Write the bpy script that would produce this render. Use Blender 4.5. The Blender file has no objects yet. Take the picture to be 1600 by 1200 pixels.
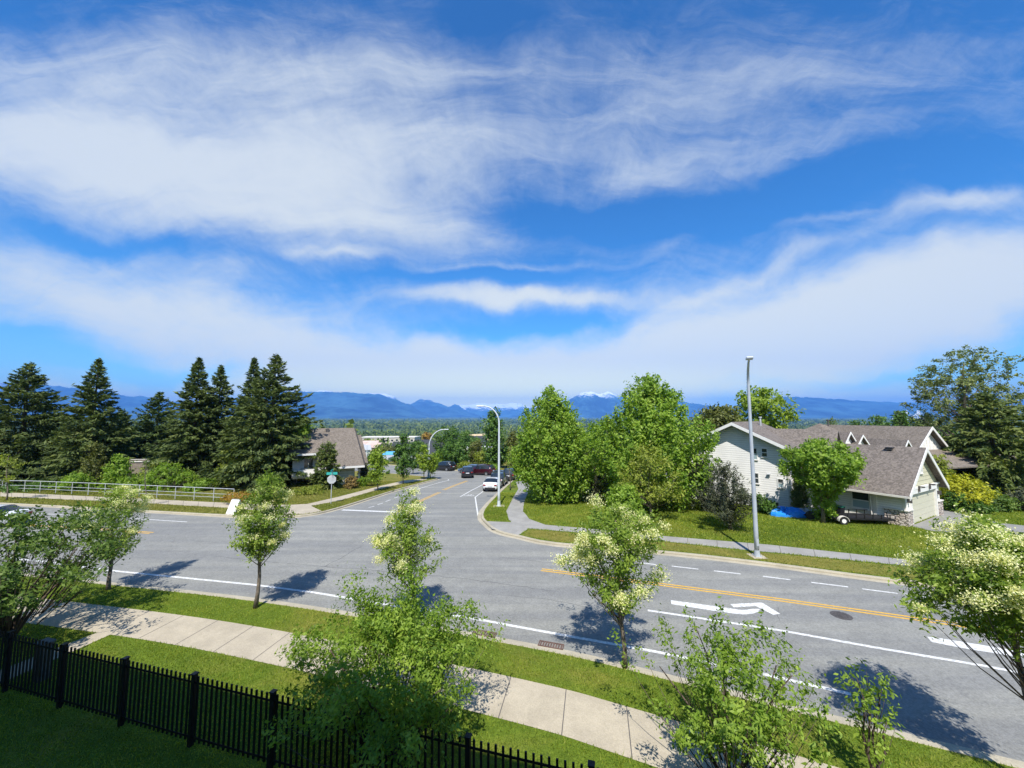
import bpy, bmesh, math, random
import numpy as np
from mathutils import Vector, Matrix
from mathutils.geometry import delaunay_2d_cdt
R = math.radians
S = bpy.context.scene
COL = S.collection

# ------------------------------------------------------------------ camera, world, sun, exposure
F, HOR, EYE = 600.0, 650.0, 8.0
TH = math.atan((HOR - 600.0) / F)
cd = bpy.data.cameras.new('camera'); cam = bpy.data.objects.new('camera', cd); COL.objects.link(cam)
cam.location = (0, 0, EYE); cam.rotation_euler = (math.pi / 2 + TH, 0, 0)
cd.sensor_width = 36; cd.lens = 36 * F / 1600; cd.clip_start = 0.1; cd.clip_end = 120000
S.camera = cam
SUN_EL, SUN_AZ = 55.0, 5.0          # sun high behind the camera
sd = bpy.data.lights.new('sun', 'SUN'); sun = bpy.data.objects.new('sun', sd); COL.objects.link(sun)
sd.energy = 4.9; sd.angle = R(0.55); sd.color = (1.0, 0.955, 0.89)
sdir = Vector((math.sin(R(SUN_AZ)) * math.cos(R(SUN_EL)), math.cos(R(SUN_AZ)) * math.cos(R(SUN_EL)), -math.sin(R(SUN_EL))))
sun.rotation_euler = sdir.to_track_quat('-Z', 'Y').to_euler(); sun.location = (0, -20, 40)
S.view_settings.view_transform = 'Standard'; S.view_settings.look = 'None'
S.view_settings.gamma = 1; S.view_settings.exposure = 0.54
S.cycles.max_bounces = 6; S.cycles.diffuse_bounces = 3; S.cycles.glossy_bounces = 2
S.cycles.transmission_bounces = 3; S.cycles.transparent_max_bounces = 4; S.cycles.volume_bounces = 0
S.cycles.caustics_reflective = False; S.cycles.caustics_refractive = False

W = bpy.data.worlds.new('World'); S.world = W; W.use_nodes = True
nt = W.node_tree; nt.nodes.clear()
class NT:
    """small node-tree writer"""
    def __init__(s, tree): s.t = tree
    def n(s, typ, **kw):
        nd = s.t.nodes.new(typ)
        for k, v in kw.items(): setattr(nd, k, v)
        return nd
    def link(s, a, b): s.t.links.new(a, b)
    def put(s, sock, v):
        if isinstance(v, bpy.types.NodeSocket): s.link(v, sock)
        else: sock.default_value = v
    def m(s, op, a, b=0.0, c=0.0, clamp=False):
        nd = s.n('ShaderNodeMath', operation=op); nd.use_clamp = clamp
        s.put(nd.inputs[0], a); s.put(nd.inputs[1], b)
        if len(nd.inputs) > 2: s.put(nd.inputs[2], c)
        return nd.outputs[0]
    def mix(s, f, a, b, mode='MIX'):
        nd = s.n('ShaderNodeMix', data_type='RGBA', blend_type=mode)
        s.put(nd.inputs[0], f); s.put(nd.inputs[6], a); s.put(nd.inputs[7], b)
        return nd.outputs[2]
    def noise(s, vec, scale, detail=4, rough=.55, dist=0):
        nd = s.n('ShaderNodeTexNoise'); s.put(nd.inputs['Vector'], vec)
        nd.inputs['Scale'].default_value = scale; nd.inputs['Detail'].default_value = detail
        nd.inputs['Roughness'].default_value = rough; nd.inputs['Distortion'].default_value = dist
        return nd.outputs[0]
    def ramp(s, f, a, b):
        nd = s.n('ShaderNodeMapRange'); nd.interpolation_type = 'SMOOTHSTEP'
        s.put(nd.inputs[0], f); nd.inputs[1].default_value = a; nd.inputs[2].default_value = b
        return nd.outputs[0]
w = NT(nt)
tc = w.n('ShaderNodeTexCoord'); sep = w.n('ShaderNodeSeparateXYZ'); w.link(tc.outputs['Generated'], sep.inputs[0])
dx, dy, dz = sep.outputs
sky = w.n('ShaderNodeTexSky'); sky.sky_type = 'NISHITA'; sky.sun_disc = False
sky.sun_elevation = R(SUN_EL); sky.sun_rotation = R(180 + SUN_AZ); sky.altitude = 60
sky.air_density = 1.0; sky.dust_density = 0.35; sky.ozone_density = 2.2
ay = w.m('MAXIMUM', w.m('ABSOLUTE', dy), .12)
U = w.m('DIVIDE', dx, ay); V = w.m('DIVIDE', w.m('MAXIMUM', dz, 0.0), ay)   # bearing / rise of the sky in the world's own frame
comb = w.n('ShaderNodeCombineXYZ'); w.link(U, comb.inputs[0]); w.link(V, comb.inputs[1])
uv = comb.outputs[0]
warp = w.n('ShaderNodeVectorMath', operation='SCALE'); wn = w.n('ShaderNodeTexNoise'); w.link(uv, wn.inputs['Vector'])
wn.inputs['Scale'].default_value = 3.0; wn.inputs['Detail'].default_value = 5
w.link(wn.outputs['Color'], warp.inputs[0]); warp.inputs['Scale'].default_value = .20
wadd = w.n('ShaderNodeVectorMath', operation='ADD'); w.link(uv, wadd.inputs[0]); w.link(warp.outputs[0], wadd.inputs[1])
wsub = w.n('ShaderNodeVectorMath', operation='SUBTRACT'); w.link(wadd.outputs[0], wsub.inputs[0]); wsub.inputs[1].default_value = (.10, .10, .10)
wsep = w.n('ShaderNodeSeparateXYZ'); w.link(wsub.outputs[0], wsep.inputs[0]); WU, WV = wsep.outputs[0], wsep.outputs[1]
def blob(px, py, rx, ry, rot, st):
    cx, cy = (px - 800) / F, (HOR - py) / F; a = R(rot); c, s_ = math.cos(a), math.sin(a)
    x = w.m('SUBTRACT', WU, cx); y = w.m('SUBTRACT', WV, cy)
    xr = w.m('ADD', w.m('MULTIPLY', x, c * F / rx), w.m('MULTIPLY', y, s_ * F / rx))
    yr = w.m('ADD', w.m('MULTIPLY', x, -s_ * F / ry), w.m('MULTIPLY', y, c * F / ry))
    d = w.m('ADD', w.m('MULTIPLY', xr, xr), w.m('MULTIPLY', yr, yr))
    return w.m('MULTIPLY', w.m('POWER', 2.718, w.m('MULTIPLY', d, -1.0)), st)
BL = [(450, 60, 900, 70, 0, .75), (1250, 90, 400, 50, 10, .3), (300, 262, 470, 105, -7, 1.0), (720, 200, 420, 75, 2, .62), (60, 185, 420, 75, 0, .7), (620, 348, 300, 40, -5, .62), (80, 400, 260, 34, -6, .45),
      (190, 468, 370, 38, -8, .95), (440, 545, 430, 44, -7, 1.1), (720, 585, 420, 40, 0, .95), (810, 467, 175, 15, -1, 1.5), (505, 398, 90, 11, -3, .6), (780, 420, 200, 8, 2, .35),
      (1330, 505, 390, 66, 6, 1.25), (1520, 430, 330, 85, 10, 1.15), (1080, 555, 300, 46, 4, .95), (1180, 430, 260, 14, 24, .5), (1545, 300, 130, 17, 10, .95), (1330, 330, 70, 6, 12, .4),
      (1270, 205, 330, 55, 12, .42), (1400, 260, 200, 14, 8, .3), (1010, 250, 130, 22, 20, .3), (1090, 352, 110, 14, 30, .35), (800, 622, 1500, 30, 0, .7),
      (690, 432, 190, 10, 0, -.4), (830, 510, 190, 10, 4, -.5), (160, 566, 230, 15, -4, -.85), (1440, 576, 240, 10, 5, -.5), (30, 520, 140, 16, -4, -.5), (200, 372, 220, 16, -8, -.45), (900, 335, 210, 40, 0, -.6), (1180, 300, 280, 40, 14, -.55), (1530, 220, 150, 60, 0, -.3)]
acc = None
for b in BL:
    v = blob(*b); acc = v if acc is None else w.m('ADD', acc, v)
dzz = w.m('ADD', w.m('MAXIMUM', dz, 0.0), .26)
pc = w.n('ShaderNodeCombineXYZ'); w.link(w.m('DIVIDE', dx, dzz), pc.inputs[0]); w.link(w.m('DIVIDE', dy, dzz), pc.inputs[1])
def plane_noise(sx, sy, rot, sc, det, ro, di):
    mp_ = w.n('ShaderNodeMapping'); mp_.inputs['Scale'].default_value = (sx, sy, 1); mp_.inputs['Rotation'].default_value = (0, 0, R(rot)); w.link(pc.outputs[0], mp_.inputs[0])
    return w.noise(mp_.outputs[0], sc, det, ro, di)
n1 = plane_noise(1.0, .5, 36, 2.2, 10, .62, .9); n2 = plane_noise(2.2, .9, -40, 3.0, 12, .70, 1.6); n3 = plane_noise(1, 1, 30, .55, 5, .5, .3)
def dir_noise(sx, sy, rot, sc, det, ro, di):
    mp_ = w.n('ShaderNodeMapping'); mp_.inputs['Scale'].default_value = (sx, sy, 1); mp_.inputs['Rotation'].default_value = (0, 0, R(rot)); w.link(wsub.outputs[0], mp_.inputs[0])
    return w.noise(mp_.outputs[0], sc, det, ro, di)
n4 = dir_noise(1.1, 4.2, -14, 1.7, 13, .66, .8); n5 = dir_noise(1.4, 3.6, 24, 2.6, 13, .68, 1.0)
nn = w.m('ADD', w.m('ADD', w.m('MULTIPLY', n1, .4), w.m('MULTIPLY', n2, .25)), w.m('ADD', w.m('MULTIPLY', n3, .4), w.m('ADD', w.m('MULTIPLY', n4, .6), w.m('MULTIPLY', n5, .45))))
cov = w.m('ADD', acc, w.m('MULTIPLY', w.m('SUBTRACT', nn, 1.05), 1.7))
mask = w.m('MULTIPLY', w.m('ADD', w.m('MULTIPLY', w.ramp(cov, -.1, 1.5), .84), .03), 1.0)
hs = w.n('ShaderNodeHueSaturation'); hs.inputs['Saturation'].default_value = 1.4; hs.inputs['Value'].default_value = 0.95; w.link(sky.outputs[0], hs.inputs['Color'])
skycol = w.mix(1.0, hs.outputs[0], (.60, .95, 1.12, 1), 'MULTIPLY')
cloud = w.mix(w.ramp(V, 0.0, .8), (5.3, 5.35, 4.6, 1), (4.4, 4.75, 4.95, 1))
cloud = w.mix(w.ramp(V, .16, .0), cloud, (11.4, 10.4, 2.6, 1))
bg = w.n('ShaderNodeBackground'); w.link(w.mix(mask, skycol, cloud), bg.inputs[0]); bg.inputs[1].default_value = 0.13
wo = w.n('ShaderNodeOutputWorld'); w.link(bg.outputs[0], wo.inputs[0])

# ------------------------------------------------------------------ helpers: geometry of the site
YB = [-60, 32, 40, 50, 60, 70, 80, 100, 125, 150, 200, 300, 400, 600, 800, 1200, 2500, 6000, 14000, 26000]
ZB = [0, 0, -.4, -.9, -1.4, -1.9, -2.4, -3.9, -6.2, -9, -14.5, -25.5, -35, -47, -55, -58, -60, -60, -60, -60]
def tz(y): return float(np.interp(y, YB, ZB))
def ray(px, py):
    x = (px - 800) / F; y = (600 - py) / F
    return Vector((x, math.cos(TH) - y * math.sin(TH), y * math.cos(TH) + math.sin(TH)))
def at(px, py, Y):
    d = ray(px, py); t = Y / d.y
    return Vector((d.x * t, Y, EYE + d.z * t))
def G(px, py, h=0.0):
    d = ray(px, py); lo, hi = 1.0, 3000.0
    for _ in range(50):
        m = (lo + hi) / 2
        if EYE + d.z / d.y * m > tz(m) + h: lo = m
        else: hi = m
    return Vector((d.x * lo / d.y, lo, tz(lo) + h))
def Gs(pts): return [G(*p).xy for p in pts]
def extend(pts, d0=0, d1=0):
    pts = [Vector(p) for p in pts]
    if d0: pts.insert(0, pts[0] + (pts[0] - pts[1]).normalized() * d0)
    if d1: pts.append(pts[-1] + (pts[-1] - pts[-2]).normalized() * d1)
    return pts
def smooth(pts, n=6):
    out = []; P = [Vector(p) for p in pts]
    for i in range(len(P) - 1):
        p0 = P[max(i - 1, 0)]; p1 = P[i]; p2 = P[i + 1]; p3 = P[min(i + 2, len(P) - 1)]
        for k in range(n):
            t = k / n
            out.append(.5 * ((2 * p1) + (p2 - p0) * t + (2 * p0 - 5 * p1 + 4 * p2 - p3) * t * t + (3 * p1 - p0 - 3 * p2 + p3) * t ** 3))
    out.append(P[-1]); return out
def offset(pts, d):
    out = []
    for i, p in enumerate(pts):
        a = pts[max(i - 1, 0)]; b = pts[min(i + 1, len(pts) - 1)]; t = (b - a).normalized()
        out.append(p + Vector((-t.y, t.x)) * d)
    return out

# ------------------------------------------------------------------ helpers: objects
def tag(o, label=None, cat=None, group=None, kind=None):
    for k, v in (('label', label), ('category', cat), ('group', group), ('kind', kind)):
        if v: o[k] = v
    return o
def thing(name, label, cat, loc=(0, 0, 0), rotz=0, group=None):
    o = bpy.data.objects.new(name, None); COL.objects.link(o); o.location = loc; o.rotation_euler = (0, 0, rotz)
    o.empty_display_size = .2
    return tag(o, label, cat, group)
def link_mesh(name, me, mats, parent=None, smooth_=False):
    o = bpy.data.objects.new(name, me); COL.objects.link(o)
    for m in (mats if isinstance(mats, (list, tuple)) else [mats]): me.materials.append(m)
    if parent: o.parent = parent
    if smooth_: me.polygons.foreach_set('use_smooth', [True] * len(me.polygons))
    return o
def dup_tree(root, loc, rotz=0, scale=1.0, label=None, group=None):
    r = root.copy(); COL.objects.link(r); r.location = loc; r.rotation_euler = (0, 0, rotz)
    r.scale = scale if hasattr(scale, '__len__') else (scale,) * 3
    if label: r['label'] = label
    if group: r['group'] = group
    for ch in list(root.children):
        c = ch.copy(); COL.objects.link(c); c.parent = r
        for g in ch.children:
            d = g.copy(); COL.objects.link(d); d.parent = c
    return r
class MB:
    def __init__(s): s.v = []; s.f = []; s.mi = []
    def add(s, vs, fs, mi=0):
        b = len(s.v); s.v += [tuple(v) for v in vs]; s.f += [tuple(b + i for i in f) for f in fs]; s.mi += [mi] * len(fs); return s
    def box(s, x0, y0, z0, x1, y1, z1, mi=0, M=None):
        vs = [Vector((x, y, z)) for z in (z0, z1) for y in (y0, y1) for x in (x0, x1)]
        if M: vs = [M @ v for v in vs]
        return s.add(vs, [(0, 2, 3, 1), (4, 5, 7, 6), (0, 1, 5, 4), (2, 6, 7, 3), (0, 4, 6, 2), (1, 3, 7, 5)], mi)
    def tube(s, pts, rad, n=8, mi=0, cap=True):
        pts = [Vector(p) for p in pts]; rad = rad if hasattr(rad, '__len__') else [rad] * len(pts)
        vs = []; fs = []
        for i, p in enumerate(pts):
            t = (pts[min(i + 1, len(pts) - 1)] - pts[max(i - 1, 0)]).normalized()
            a = t.orthogonal() if abs(t.z) < .95 else Vector((1, 0, 0)) - t * t.x
            if abs(t.z) < .95: a = Vector((0, 0, 1)).cross(t)
            a.normalize(); b = t.cross(a)
            for k in range(n):
                w_ = 2 * math.pi * k / n; vs.append(p + (a * math.cos(w_) + b * math.sin(w_)) * rad[i])
        for i in range(len(pts) - 1):
            for k in range(n):
                fs.append((i * n + k, i * n + (k + 1) % n, (i + 1) * n + (k + 1) % n, (i + 1) * n + k))
        if cap: fs += [tuple(range(n))[::-1], tuple((len(pts) - 1) * n + k for k in range(n))]
        return s.add(vs, fs, mi)
    def prism(s, poly, d, mi=0):      # planar polygon of 3D points extruded by vector d
        n = len(poly); d = Vector(d); P = [Vector(p) for p in poly]
        vs = P + [p + d for p in P]
        return s.add(vs, [tuple(range(n))[::-1], tuple(range(n, 2 * n))] + [(i, (i + 1) % n, n + (i + 1) % n, n + i) for i in range(n)], mi)
    def slab(s, poly, t, mi=0):       # thick panel along its own normal
        P = [Vector(p) for p in poly]; nrm = (P[1] - P[0]).cross(P[2] - P[0]).normalized()
        return s.prism(P, nrm * t, mi)
    def build(s, name, mats, parent=None, smooth_=False, bevel=0):
        me = bpy.data.meshes.new(name); me.from_pydata(s.v, [], s.f)
        if any(s.mi): me.polygons.foreach_set('material_index', s.mi)
        bm = bmesh.new(); bm.from_mesh(me); bmesh.ops.recalc_face_normals(bm, faces=bm.faces); bm.to_mesh(me); bm.free()
        me.update(); o = link_mesh(name, me, mats, parent, smooth_)
        if bevel:
            md = o.modifiers.new('bevel', 'BEVEL'); md.width = bevel; md.segments = 2; md.limit_method = 'ANGLE'
        return o
def np_mesh(name, V_, Fq, mats, parent=None, tint=None, mi=None):
    V_ = np.asarray(V_, dtype=np.float32); Fq = np.asarray(Fq, dtype=np.int32); k = Fq.shape[1]
    me = bpy.data.meshes.new(name); me.vertices.add(len(V_)); me.vertices.foreach_set('co', V_.ravel())
    me.loops.add(Fq.size); me.loops.foreach_set('vertex_index', Fq.ravel())
    me.polygons.add(len(Fq)); me.polygons.foreach_set('loop_start', np.arange(0, Fq.size, k, dtype=np.int32))
    if mi is not None: me.polygons.foreach_set('material_index', np.asarray(mi, dtype=np.int32))
    me.update(calc_edges=True)
    if tint is not None:
        a = me.attributes.new('tint', 'FLOAT', 'FACE'); a.data.foreach_set('value', np.asarray(tint, dtype=np.float32))
    return link_mesh(name, me, mats, parent)

# ------------------------------------------------------------------ materials
def mat(name, col, rough=.8, metal=0, spec=.3, var=0.0, vscale=3.0, bump=0.0, bscale=40, coat=0, coords='Object'):
    m = bpy.data.materials.new(name); m.use_nodes = True; t = NT(m.node_tree); b = m.node_tree.nodes['Principled BSDF']
    b.inputs['Roughness'].default_value = rough; b.inputs['Metallic'].default_value = metal; b.inputs['Specular IOR Level'].default_value = spec
    if coat: b.inputs['Coat Weight'].default_value = coat; b.inputs['Coat Roughness'].default_value = .05
    c = (*col, 1)
    tcn = t.n('ShaderNodeTexCoord').outputs[coords]
    if var:
        n = t.noise(tcn, vscale, 6, .6)
        f = t.ramp(n, .3, .7)
        t.link(t.mix(f, tuple(x * (1 - var) for x in col) + (1,), tuple(min(x * (1 + var), 1) for x in col) + (1,)), b.inputs['Base Color'])
    else:
        b.inputs['Base Color'].default_value = c
    if bump:
        bp = t.n('ShaderNodeBump'); bp.inputs['Strength'].default_value = bump; bp.inputs['Distance'].default_value = .02
        t.link(t.noise(tcn, bscale, 4), bp.inputs['Height']); t.link(bp.outputs[0], b.inputs['Normal'])
    return m
def leaf_mat(name, c0, c1, c2=None, trans=.35, rough=.55):
    m = bpy.data.materials.new(name); m.use_nodes = True; t = NT(m.node_tree); m.node_tree.nodes.clear()
    at_ = t.n('ShaderNodeAttribute'); at_.attribute_name = 'tint'
    cr = t.n('ShaderNodeValToRGB'); e = cr.color_ramp.elements
    e[0].color = (*c0, 1); e[1].color = (*c1, 1)
    if c2: x = e.new(.5); x.color = (*c1, 1); e[2].color = (*c2, 1)
    t.link(at_.outputs['Fac'], cr.inputs[0])
    pb = t.n('ShaderNodeBsdfPrincipled'); pb.inputs['Roughness'].default_value = rough; pb.inputs['Specular IOR Level'].default_value = .35
    tr = t.n('ShaderNodeBsdfTranslucent'); ms = t.n('ShaderNodeMixShader'); ms.inputs[0].default_value = trans
    t.link(cr.outputs[0], pb.inputs['Base Color'])
    t.link(t.mix(1.0, cr.outputs[0], (1.25, 1.3, .6, 1), 'MULTIPLY'), tr.inputs[0])
    t.link(pb.outputs[0], ms.inputs[1]); t.link(tr.outputs[0], ms.inputs[2])
    o = t.n('ShaderNodeOutputMaterial'); t.link(ms.outputs[0], o.inputs[0]); return m
def siding_mat(name, col, pitch, depth=.5):
    m = mat(name, col, .75, var=.05, vscale=.7); t = NT(m.node_tree); b = m.node_tree.nodes['Principled BSDF']
    tcn = t.n('ShaderNodeTexCoord'); sp = t.n('ShaderNodeSeparateXYZ'); t.link(tcn.outputs['Object'], sp.inputs[0])
    fr = t.m('FRACT', t.m('DIVIDE', sp.outputs[2], pitch))
    h = t.m('SUBTRACT', 1.0, fr)
    bp = t.n('ShaderNodeBump'); bp.inputs['Strength'].default_value = depth; bp.inputs['Distance'].default_value = pitch * .22
    t.link(h, bp.inputs['Height']); t.link(bp.outputs[0], b.inputs['Normal'])
    src = b.inputs['Base Color'].links[0].from_socket
    gap = t.m('GREATER_THAN', fr, .90)           # dark line under each lap: its shade put into the colour
    t.link(t.mix(gap, src, tuple(c * .5 for c in col) + (1,)), b.inputs['Base Color']); return m
def shingle_mat(name, c0, c1):
    m = mat(name, c0, .9); t = NT(m.node_tree); b = m.node_tree.nodes['Principled BSDF']
    tcn = t.n('ShaderNodeTexCoord').outputs['Object']
    vo = t.n('ShaderNodeTexVoronoi'); t.link(tcn, vo.inputs['Vector']); vo.inputs['Scale'].default_value = 9
    sv = t.n('ShaderNodeSeparateColor'); t.link(vo.outputs['Color'], sv.inputs[0])
    f = t.m('ADD', t.m('MULTIPLY', sv.outputs[0], .6), t.m('MULTIPLY', t.noise(tcn, .9, 5), .5))
    t.link(t.mix(t.ramp(f, .2, .9), (*c0, 1), (*c1, 1)), b.inputs['Base Color'])
    sp = t.n('ShaderNodeSeparateXYZ'); t.link(tcn, sp.inputs[0])
    fr = t.m('FRACT', t.m('MULTIPLY', sp.outputs[2], 7.0))
    bp = t.n('ShaderNodeBump'); bp.inputs['Strength'].default_value = .5; bp.inputs['Distance'].default_value = .03
    t.link(t.m('ADD', fr, t.noise(tcn, 25, 2)), bp.inputs['Height']); t.link(bp.outputs[0], b.inputs['Normal']); return m
M = {}
def asphalt():
    m = mat('asphalt', (.17, .17, .17), .92); t = NT(m.node_tree); b = m.node_tree.nodes['Principled BSDF']
    p = t.n('ShaderNodeTexCoord').outputs['Object']
    big = t.ramp(t.noise(p, .12, 5, .6, .8), .3, .7); mid = t.noise(p, 1.6, 8, .75); fine = t.noise(p, 14, 4, .85)
    mp = t.n('ShaderNodeMapping'); mp.inputs['Rotation'].default_value = (0, 0, R(17)); mp.inputs['Scale'].default_value = (.06, 1.1, 1); t.link(p, mp.inputs[0])
    streak = t.ramp(t.noise(mp.outputs[0], 1.0, 4, .6), .35, .65)
    c = t.mix(big, (.224, .223, .200, 1), (.274, .272, .243, 1))
    c = t.mix(t.m('MULTIPLY', streak, .8), c, (.185, .187, .18, 1))
    st_ = t.ramp(t.noise(p, .55, 3, .5, 1.5), .66, .74); c = t.mix(t.m('MULTIPLY', st_, .3), c, (.15, .15, .147, 1))
    c = t.mix(t.ramp(mid, .25, .75), t.mix(1, c, (.90, .90, .90, 1), 'MULTIPLY'), t.mix(1, c, (1.08, 1.08, 1.08, 1), 'MULTIPLY'))
    c = t.mix(t.ramp(fine, .25, .75), t.mix(1, c, (.72, .72, .72, 1), 'MULTIPLY'), t.mix(1, c, (1.28, 1.28, 1.28, 1), 'MULTIPLY'))
    t.link(c, b.inputs['Base Color'])
    bp = t.n('ShaderNodeBump'); bp.inputs['Strength'].default_value = .35; bp.inputs['Distance'].default_value = .01
    t.link(t.noise(p, 60, 3), bp.inputs['Height']); t.link(bp.outputs[0], b.inputs['Normal']); return m
def grass_mat(name, lush, dry, dryness=.5, fine=18):
    m = mat(name, lush, .95, spec=.15); t = NT(m.node_tree); b = m.node_tree.nodes['Principled BSDF']
    p = t.n('ShaderNodeTexCoord').outputs['Object']
    a = t.ramp(t.noise(p, .22, 6, .65, .6), .62 - dryness * .4, .78 - dryness * .25)
    c = t.mix(t.m('MULTIPLY', a, .8), (*lush, 1), (*dry, 1))
    f = t.ramp(t.noise(p, 2.2, 8, .75), .3, .7)
    c = t.mix(f, t.mix(1, c, (.72, .78, .7, 1), 'MULTIPLY'), t.mix(1, c, (1.22, 1.2, 1.15, 1), 'MULTIPLY'))
    g = t.ramp(t.noise(p, fine, 4, .8), .3, .7)
    c = t.mix(g, t.mix(1, c, (.6, .66, .6, 1), 'MULTIPLY'), t.mix(1, c, (1.35, 1.3, 1.2, 1), 'MULTIPLY'))
    t.link(c, b.inputs['Base Color'])
    bp = t.n('ShaderNodeBump'); bp.inputs['Strength'].default_value = .8; bp.inputs['Distance'].default_value = .05
    t.link(t.noise(p, fine * 1.3, 3), bp.inputs['Height']); t.link(bp.outputs[0], b.inputs['Normal']); return m
M['asphalt'] = asphalt()
M['lawn'] = grass_mat('lawn', (.11, .16, .018), (.21, .19, .045), .4)
M['verge'] = grass_mat('verge', (.12, .15, .024), (.22, .185, .05), .75)
M['field'] = grass_mat('field', (.07, .11, .03), (.12, .13, .05), .5, .4)
def concrete(name, col, joint=0):
    m = mat(name, col, .9); t = NT(m.node_tree); b = m.node_tree.nodes['Principled BSDF']
    p = t.n('ShaderNodeTexCoord').outputs['Object']
    c = t.mix(t.ramp(t.noise(p, .8, 6, .7), .3, .7), tuple(x * .86 for x in col) + (1,), tuple(x * 1.1 for x in col) + (1,))
    c = t.mix(t.ramp(t.noise(p, 25, 3, .8), .3, .7), t.mix(1, c, (.86, .86, .86, 1), 'MULTIPLY'), t.mix(1, c, (1.1, 1.1, 1.1, 1), 'MULTIPLY'))
    sp_ = t.ramp(t.noise(p, .45, 7, .75, .6), .5, .72); c = t.mix(t.m('MULTIPLY', sp_, .45), c, tuple(x * .68 for x in col) + (1,))
    t.link(c, b.inputs['Base Color']); return m
M['pave'] = concrete('pavement_concrete', (.43, .375, .28))
M['pave_grey'] = concrete('grey_path_concrete', (.30, .29, .265))
M['kerb'] = concrete('kerb_concrete', (.40, .36, .27))
M['joint'] = mat('joint', (.12, .11, .10), .95)
M['crack'] = mat('crack_filler', (.085, .085, .088), .9)
M['paintw'] = mat('road_paint_white', (.60, .60, .575), .7, var=.28, vscale=9)
M['painty'] = mat('road_paint_yellow', (.62, .36, .05), .7, var=.15, vscale=14)
M['rust'] = mat('rusty_iron', (.13, .08, .065), .7, var=.3, vscale=8)
M['iron'] = mat('cast_iron', (.085, .078, .075), .6, var=.3, vscale=12)
M['galv'] = mat('galvanised_steel', (.50, .52, .53), .5, .3, var=.12, vscale=3)
M['lamp_grey'] = mat('lamp_paint', (.44, .48, .52), .45, .2, var=.08, vscale=2)
M['white'] = mat('white_paint', (.74, .73, .70), .6, var=.04)
M['trim'] = mat('cream_trim', (.66, .63, .57), .6, var=.05)
M['black'] = mat('black_metal', (.012, .012, .014), .45)
M['dark'] = mat('dark_plastic', (.02, .02, .022), .6)
M['bark'] = mat('grey_bark', (.17, .14, .11), .9, var=.35, vscale=9, bump=.6, bscale=20)
M['bark2'] = mat('brown_bark', (.10, .075, .055), .9, var=.35, vscale=6, bump=.6, bscale=14)
M['glass'] = mat('window_glass', (.035, .045, .05), .06, spec=.8)
M['blind'] = mat('window_blind', (.30, .40, .43), .4, spec=.5)
M['siding'] = siding_mat('pale_siding', (.74, .73, .70), .20)
M['siding2'] = siding_mat('cream_siding', (.79, .77, .72), .17)
M['sidingc'] = siding_mat('sunny_cream_siding', (.62, .58, .46), .30)
M['shake'] = siding_mat('cream_shakes', (.52, .50, .36), .30)
M['shingle'] = shingle_mat('brown_shingles', (.115, .098, .084), (.205, .175, .15))
M['shingle2'] = shingle_mat('tan_shingles', (.13, .11, .09), (.215, .182, .15))
M['shingle_d'] = shingle_mat('charcoal_shingles', (.03, .033, .04), (.06, .065, .075))
M['wood'] = mat('weathered_wood', (.24, .20, .16), .9, var=.25, vscale=3)
M['tarp'] = mat('blue_tarp', (.02, .24, .78), .45, var=.15, vscale=3, bump=.5, bscale=5)
M['tarpg'] = mat('grey_cover', (.42, .45, .48), .5, var=.25, vscale=4, bump=.5, bscale=5)
# foliage
M['l_ash'] = leaf_mat('ash_leaves', (.08, .15, .016), (.21, .31, .035), (.34, .43, .07), .42)
M['l_flower'] = leaf_mat('cream_blossom', (.66, .66, .26), (.84, .82, .42), (.90, .88, .62), .35)
M['l_shrub'] = leaf_mat('shrub_leaves', (.09, .17, .015), (.22, .34, .035), (.36, .47, .07), .45)
M['l_bush'] = leaf_mat('dark_shrub_leaves', (.05, .10, .018), (.12, .20, .03), (.24, .32, .07), .4)
M['l_maple'] = leaf_mat('maple_leaves', (.10, .19, .018), (.23, .36, .035), (.38, .50, .08), .45)
M['l_lime'] = leaf_mat('lime_leaves', (.12, .20, .015), (.24, .34, .03), (.36, .44, .06), .42)
M['l_yel'] = leaf_mat('yellow_green_leaves', (.13, .18, .02), (.27, .32, .04), (.39, .42, .08), .42)
M['l_deep'] = leaf_mat('deep_green_leaves', (.04, .09, .015), (.09, .18, .025), (.17, .28, .05))
M['l_con'] = leaf_mat('spruce_needles', (.04, .065, .016), (.10, .14, .033), (.22, .255, .07), .25, .7)
M['l_con2'] = leaf_mat('fir_needles', (.035, .06, .015), (.08, .13, .03), (.16, .20, .05), .2, .7)
M['l_cedar'] = leaf_mat('cedar_sprays', (.055, .09, .02), (.14, .18, .04), (.26, .29, .07), .25, .7)
M['l_pine'] = leaf_mat('dark_pine_needles', (.018, .028, .012), (.05, .062, .028), (.14, .15, .07), .1, .7)
M['l_gold'] = leaf_mat('golden_leaves', (.22, .26, .02), (.42, .42, .02), (.58, .54, .04), .35)
M['l_orange'] = leaf_mat('orange_flowers', (.22, .13, .015), (.36, .21, .03), (.45, .32, .05), .25)
M['l_rhodo'] = leaf_mat('bronze_leaves', (.10, .09, .02), (.26, .17, .05), (.36, .26, .10), .25)
M['l_olive'] = leaf_mat('olive_leaves', (.06, .075, .014), (.13, .15, .03), (.21, .22, .05), .3)
M['l_cotton'] = leaf_mat('cottonwood_leaves', (.08, .11, .03), (.17, .21, .06), (.30, .34, .12), .35)
M['l_far'] = leaf_mat('far_wood', (.05, .085, .02), (.125, .175, .035), (.25, .28, .06), .15, .9)

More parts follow.
